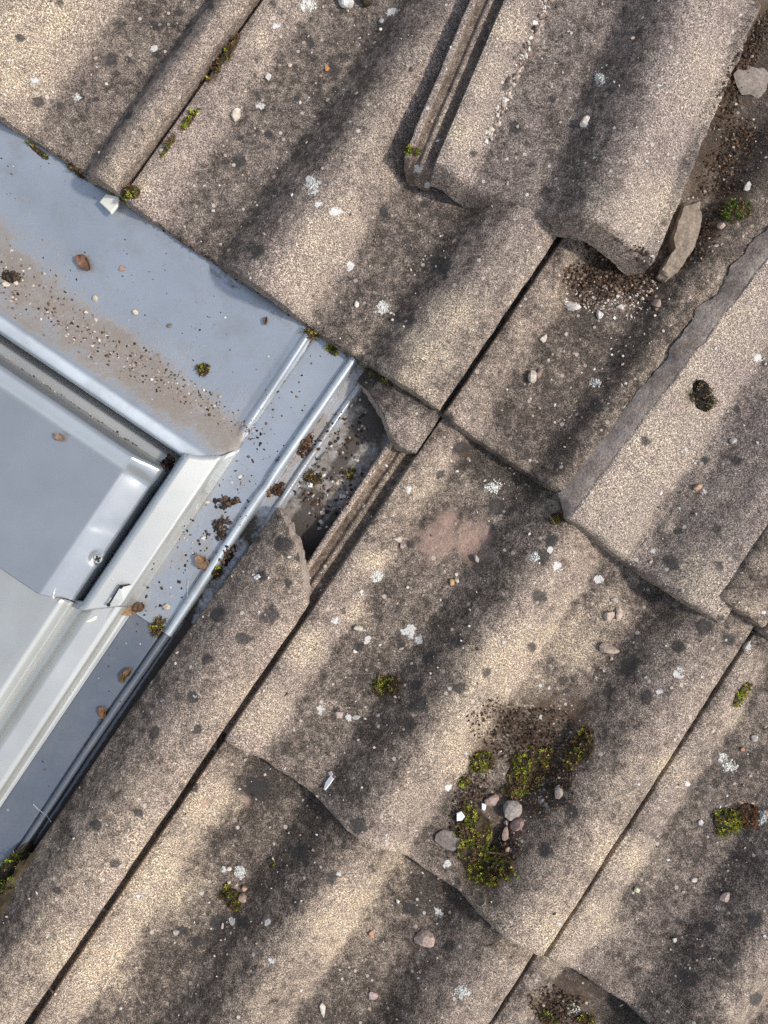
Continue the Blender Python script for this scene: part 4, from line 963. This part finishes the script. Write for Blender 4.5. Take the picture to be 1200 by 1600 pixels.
# dead leaves and litter
leaf(200, 951, 12, 9, 10, 4, (.34, .22, .13), 'curled tan leaf at the foot of the side cladding', 1)
leaf(220, 948, 9, 7, -30, 4, (.16, .09, .05), 'dark brown leaf touching the curled tan leaf', 2)
leaf(318, 879, 14, 9, 50, 5, (.30, .19, .12), 'brown leaf leaning on the gutter rib', 3)
leaf(194, 1058, 4, 9, 0, 3, (.14, .10, .04), 'small olive leaf on the lower gutter floor', 4)
leaf(201, 1050, 5, 8, 40, 3, (.20, .12, .06), 'shredded brown leaf beside the lower gutter rib', 5)
leaf(162, 1112, 5, 10, -10, 3, (.22, .11, .05), 'reddish leaf curl on the lower gutter floor', 6)
leaf(160, 1126, 6, 4, -50, 3, (.03, .025, .022), 'black leaf curl at the lower gutter rib', 7)
leaf(134, 412, 15, 9, 50, 4, (.20, .11, .07), 'shredded red-brown leaf on the blue head sheet', 8)
leaf(96, 684, 8, 6, 20, 2, (.26, .18, .13), 'small dry leaf scrap on the sash cover', 9)
leaf(416, 502, 2.5, 7, 10, 2, (.16, .11, .08), 'brown seed scale on the sheet near the seam', 10)
leaf(757, 1404, 12, 10, 40, 6, (.30, .235, .17), 'curled tan leaf under the foot of the big moss cushion', 13, lift=8)
for i, (e, lab) in enumerate([
 ([(352, 785, 15, 9, -10), (368, 783, 8, 5, -20)], 'dark leaf litter lump on the gutter floor nearest the cladding corner'),
 ([(346, 822, 14, 16, 30), (345, 838, 8, 8, 0)], 'dark litter lump wedged against the gutter rib'),
 ([(478, 695, 11, 22, 20)], 'brown litter lump bridging the two gutter ribs higher up'),
 ([(431, 766, 15, 10, 0)], 'brown litter lump between the two ribs above the slid strip'),
 ([(18, 433, 15, 11, 0)], 'dark brown litter lump in the mud at the left edge'),
 ([(355, 868, 18, 10, -55)], 'brown litter behind the rib at the edge of the slid strip'),
 ([(262, 724, 8, 13, 35)], 'rotten litter in the corner of the sash channel')]):
    grains('litter_clump', lab, 'litter', e, 170, (1.0, 3.6), PAL_DARK if i != 2 and i != 3 else np.array([(.05, .028, .016), (.09, .05, .028), (.14, .08, .045), (.03, .02, .014)]), 60 + i, heap=8)
def twig(pts, r0, color, label, name='twig', cat='twig', lift=2.):
    P3 = [hit(x, y)[0] + hit(x, y)[1] * lift * K for x, y in pts]; n = 7; V = []; F = []
    for i, p in enumerate(P3):
        d = (P3[min(i + 1, len(P3) - 1)] - P3[max(i - 1, 0)]).normalized(); e1 = d.cross(Vector((0, 0, 1))).normalized(); e2 = d.cross(e1)
        for k in range(n):
            a = 2 * math.pi * k / n; V.append(p + (e1 * math.cos(a) + e2 * math.sin(a)) * r0 * K)
    for i in range(len(P3) - 1):
        for k in range(n): F.append((i * n + k, i * n + (k + 1) % n, (i + 1) * n + (k + 1) % n, (i + 1) * n + k))
    F += [tuple(range(n)), tuple(range(len(V) - n, len(V)))[::-1]]
    c = sum(V, Vector()) / len(V); me = make_mesh(name, [v - c for v in V], F, M_LEAF, True)
    o = link(name, me, Matrix.Translation(c), label, cat); o.color = tuple(color) + (1,)
twig([(765, 1332), (778, 1334), (790, 1336), (800, 1341)], 1.5, (.14, .09, .06), 'dark twig lying across the big moss cushion', lift=9)
twig([(78, 1541), (82, 1547), (88, 1553)], 2.2, (.62, .48, .40), 'pale twig stub stuck in the long joint at the bottom left', lift=2)
twig([(54, 1255), (62, 1263), (72, 1271), (84, 1285)], .35, (.6, .62, .62), 'thin white spider thread across the lower gutter rib', 'spider_thread', 'spider thread', lift=5)
twig([(427, 1341), (430, 1347)], 1.4, (.7, .66, .55), 'pale splinter above the bright moss sprig', lift=2)
twig([(295, 905), (294, 925), (292, 945)], .35, (.6, .6, .6), 'thin spider thread above the tan chip in the gutter', 'spider_thread', 'spider thread', lift=4)

# what nobody could count
S = 'stuff'
WS = np.array([.26, .24, .18, .10, .03, .13, .02, .04])
grains('soil', 'dark soil crumbs filling the hollow under the loose half tile', 'soil', [(955, 395, 46, 30, 20), (940, 440, 60, 36, 10), (990, 430, 40, 40, 0)], 4200, (.45, 2.7), PAL_SOIL, 41, S, heap=6, power=.85, weights=WS)
grains('grit', 'pale grit below the soil hollow on the dark tile', 'grit', [(950, 470, 62, 26, 8), (1000, 455, 34, 22, -30), (900, 455, 24, 26, 0)], 700, (.5, 2.8), PAL_GRIT, 54, S, power=.8)
grains('soil', 'dark soil and grit strewn at the right edge above the shaded moss', 'soil', [(1135, 255, 34, 70, 20), (1150, 130, 22, 80, 22), (1178, 70, 14, 60, 20), (1165, 215, 34, 26, 0), (1100, 370, 22, 50, 25), (1185, 60, 14, 50, 15)], 3600, (.45, 2.3), PAL_SOIL, 42, S, heap=3, power=.85, weights=WS)
grains('soil', 'brown soil and plant crumbs around the moss in the pan', 'soil', [(830, 1150, 82, 52, 20), (740, 1235, 30, 30, 0), (862, 1225, 40, 52, 35), (790, 1320, 26, 36, 0), (720, 1290, 22, 50, 0)], 5200, (.4, 2.2), PAL_SOIL, 43, S, heap=4, power=.8, weights=WS)
grains('soil', 'dark soil crumbs in the pan at the bottom edge', 'soil', [(870, 1575, 40, 30, 0)], 1000, (.45, 2.6), PAL_SOIL, 44, S, heap=5, power=.8, weights=WS)
trail = [(856 - 9.0 * i, 2 + 20.5 * i, 13, 8, 114) for i in range(11)]
grains('grit', 'trail of pale grit along the left edge of the loose half tile', 'grit', trail, 330, (.8, 4.6), PAL_GRIT, 45, S)
band = [(-30 + 38 * i, 420 + 23.8 * i - 2.0 * abs(5 - i), 34, 46 - 2.4 * i, 32) for i in range(12)]
grains('grit', 'mixed grit lying in the muddy valley of the head sheet', 'grit', band, 5200, (.45, 2.4), np.r_[PAL_GRIT[1:7], PAL_SOIL], 46, S, power=.62)
grains('dirt_specks', 'dark specks sprinkled over the flat head sheet', 'dirt', [(60, 400, 110, 60, 32), (250, 480, 140, 80, 35), (380, 580, 100, 60, 40), (100, 330, 150, 70, 34)], 900, (.5, 1.9), np.r_[PAL_DARK, PAL_GRIT[3:5]], 47, S)
grains('dirt_specks', 'specks of dirt sprinkled along the side gutter', 'dirt', [(430, 660, 120, 30, CR), (340, 800, 110, 34, CR), (270, 900, 90, 32, CR), (300, 870, 110, 9, CR)], 1000, (.5, 2.4), np.r_[PAL_DARK, PAL_DARK, PAL_GRIT[:1]], 48, S)
grains('dirt_specks', 'sparse specks on the lower gutter floor', 'dirt', [(150, 1100, 150, 30, CR)], 90, (.6, 2.2), np.r_[PAL_DARK, PAL_GRIT[:1]], 49, S)
grains('debris', 'soil and crumbs on the grimy sheet left of the bared lock', 'debris', [(530, 700, 80, 40, CR), (520, 780, 60, 26, CR), (485, 760, 36, 20, CR)], 1100, (.6, 3.4), np.r_[PAL_DARK, PAL_SOIL[:4], PAL_GRIT[:2]], 50, S)
grains('dirt', 'crumbly dirt line along the upper foot of the sash cover', 'dirt', [(60, 595, 75, 2.6, 34), (175, 673, 75, 2.6, 34)], 420, (.6, 2.2), np.r_[PAL_SOIL, PAL_GRIT[:2]], 51, S)
grains('dirt', 'dark dirt under the lower edges of the top tiles', 'dirt', [(150, 285, 90, 4, 35), (320, 400, 130, 4, 34), (480, 510, 60, 4, 34)], 500, (.7, 2.4), PAL_DARK, 52, S)
# grit strewn over the tiles, thickest in the pans
def tile_grit():
    r = np.random.default_rng(53); pts = []; sz = []; n = 0
    while len(pts) < 3000 and n < 40000:
        n += 1; x, y = r.uniform(-20, 1220), r.uniform(-20, 1620); u, v = xy2uv(x, y)
        if u < 800 and v > 150 and not (u > 796 and v > 500): continue
        if 770 < u < 905 and 180 < v < 500: continue
        ut = 945 + (u - 945) * .965; w = (ut - 357) % 580
        wgt = .10 + .9 * float(np.interp(w, [0, 60, 80, 180, 230, 330, 350, 450, 480, 580], [.1, .2, 1, 1, .25, .15, 1, .8, .15, .1]))
        if r.random() > wgt * (.25 + 1.3 * float(fbm(x / 70, y / 70, 71, 3))): continue
        pts.append(hit(x, y)); sz.append(.55 + 2.0 * r.random() ** 5 + (1.6 * r.random() if r.random() < .04 else 0))
    m = len(pts); cols = PAL_GRIT[r.choice(len(PAL_GRIT), m)] * r.uniform(.8, 1.2, (m, 1))
    V, F, C = crumb_mesh(pts, np.array(sz), cols, r, 1, .7, .2)
    c = V.mean(0); me = make_mesh('grit', V - c, F, M_GRIT, False, {'tint': C})
    link('grit', me, Matrix.Translation(Vector(c)), 'fine pale grit strewn over the weathered tiles', 'grit', kind='stuff')
tile_grit()
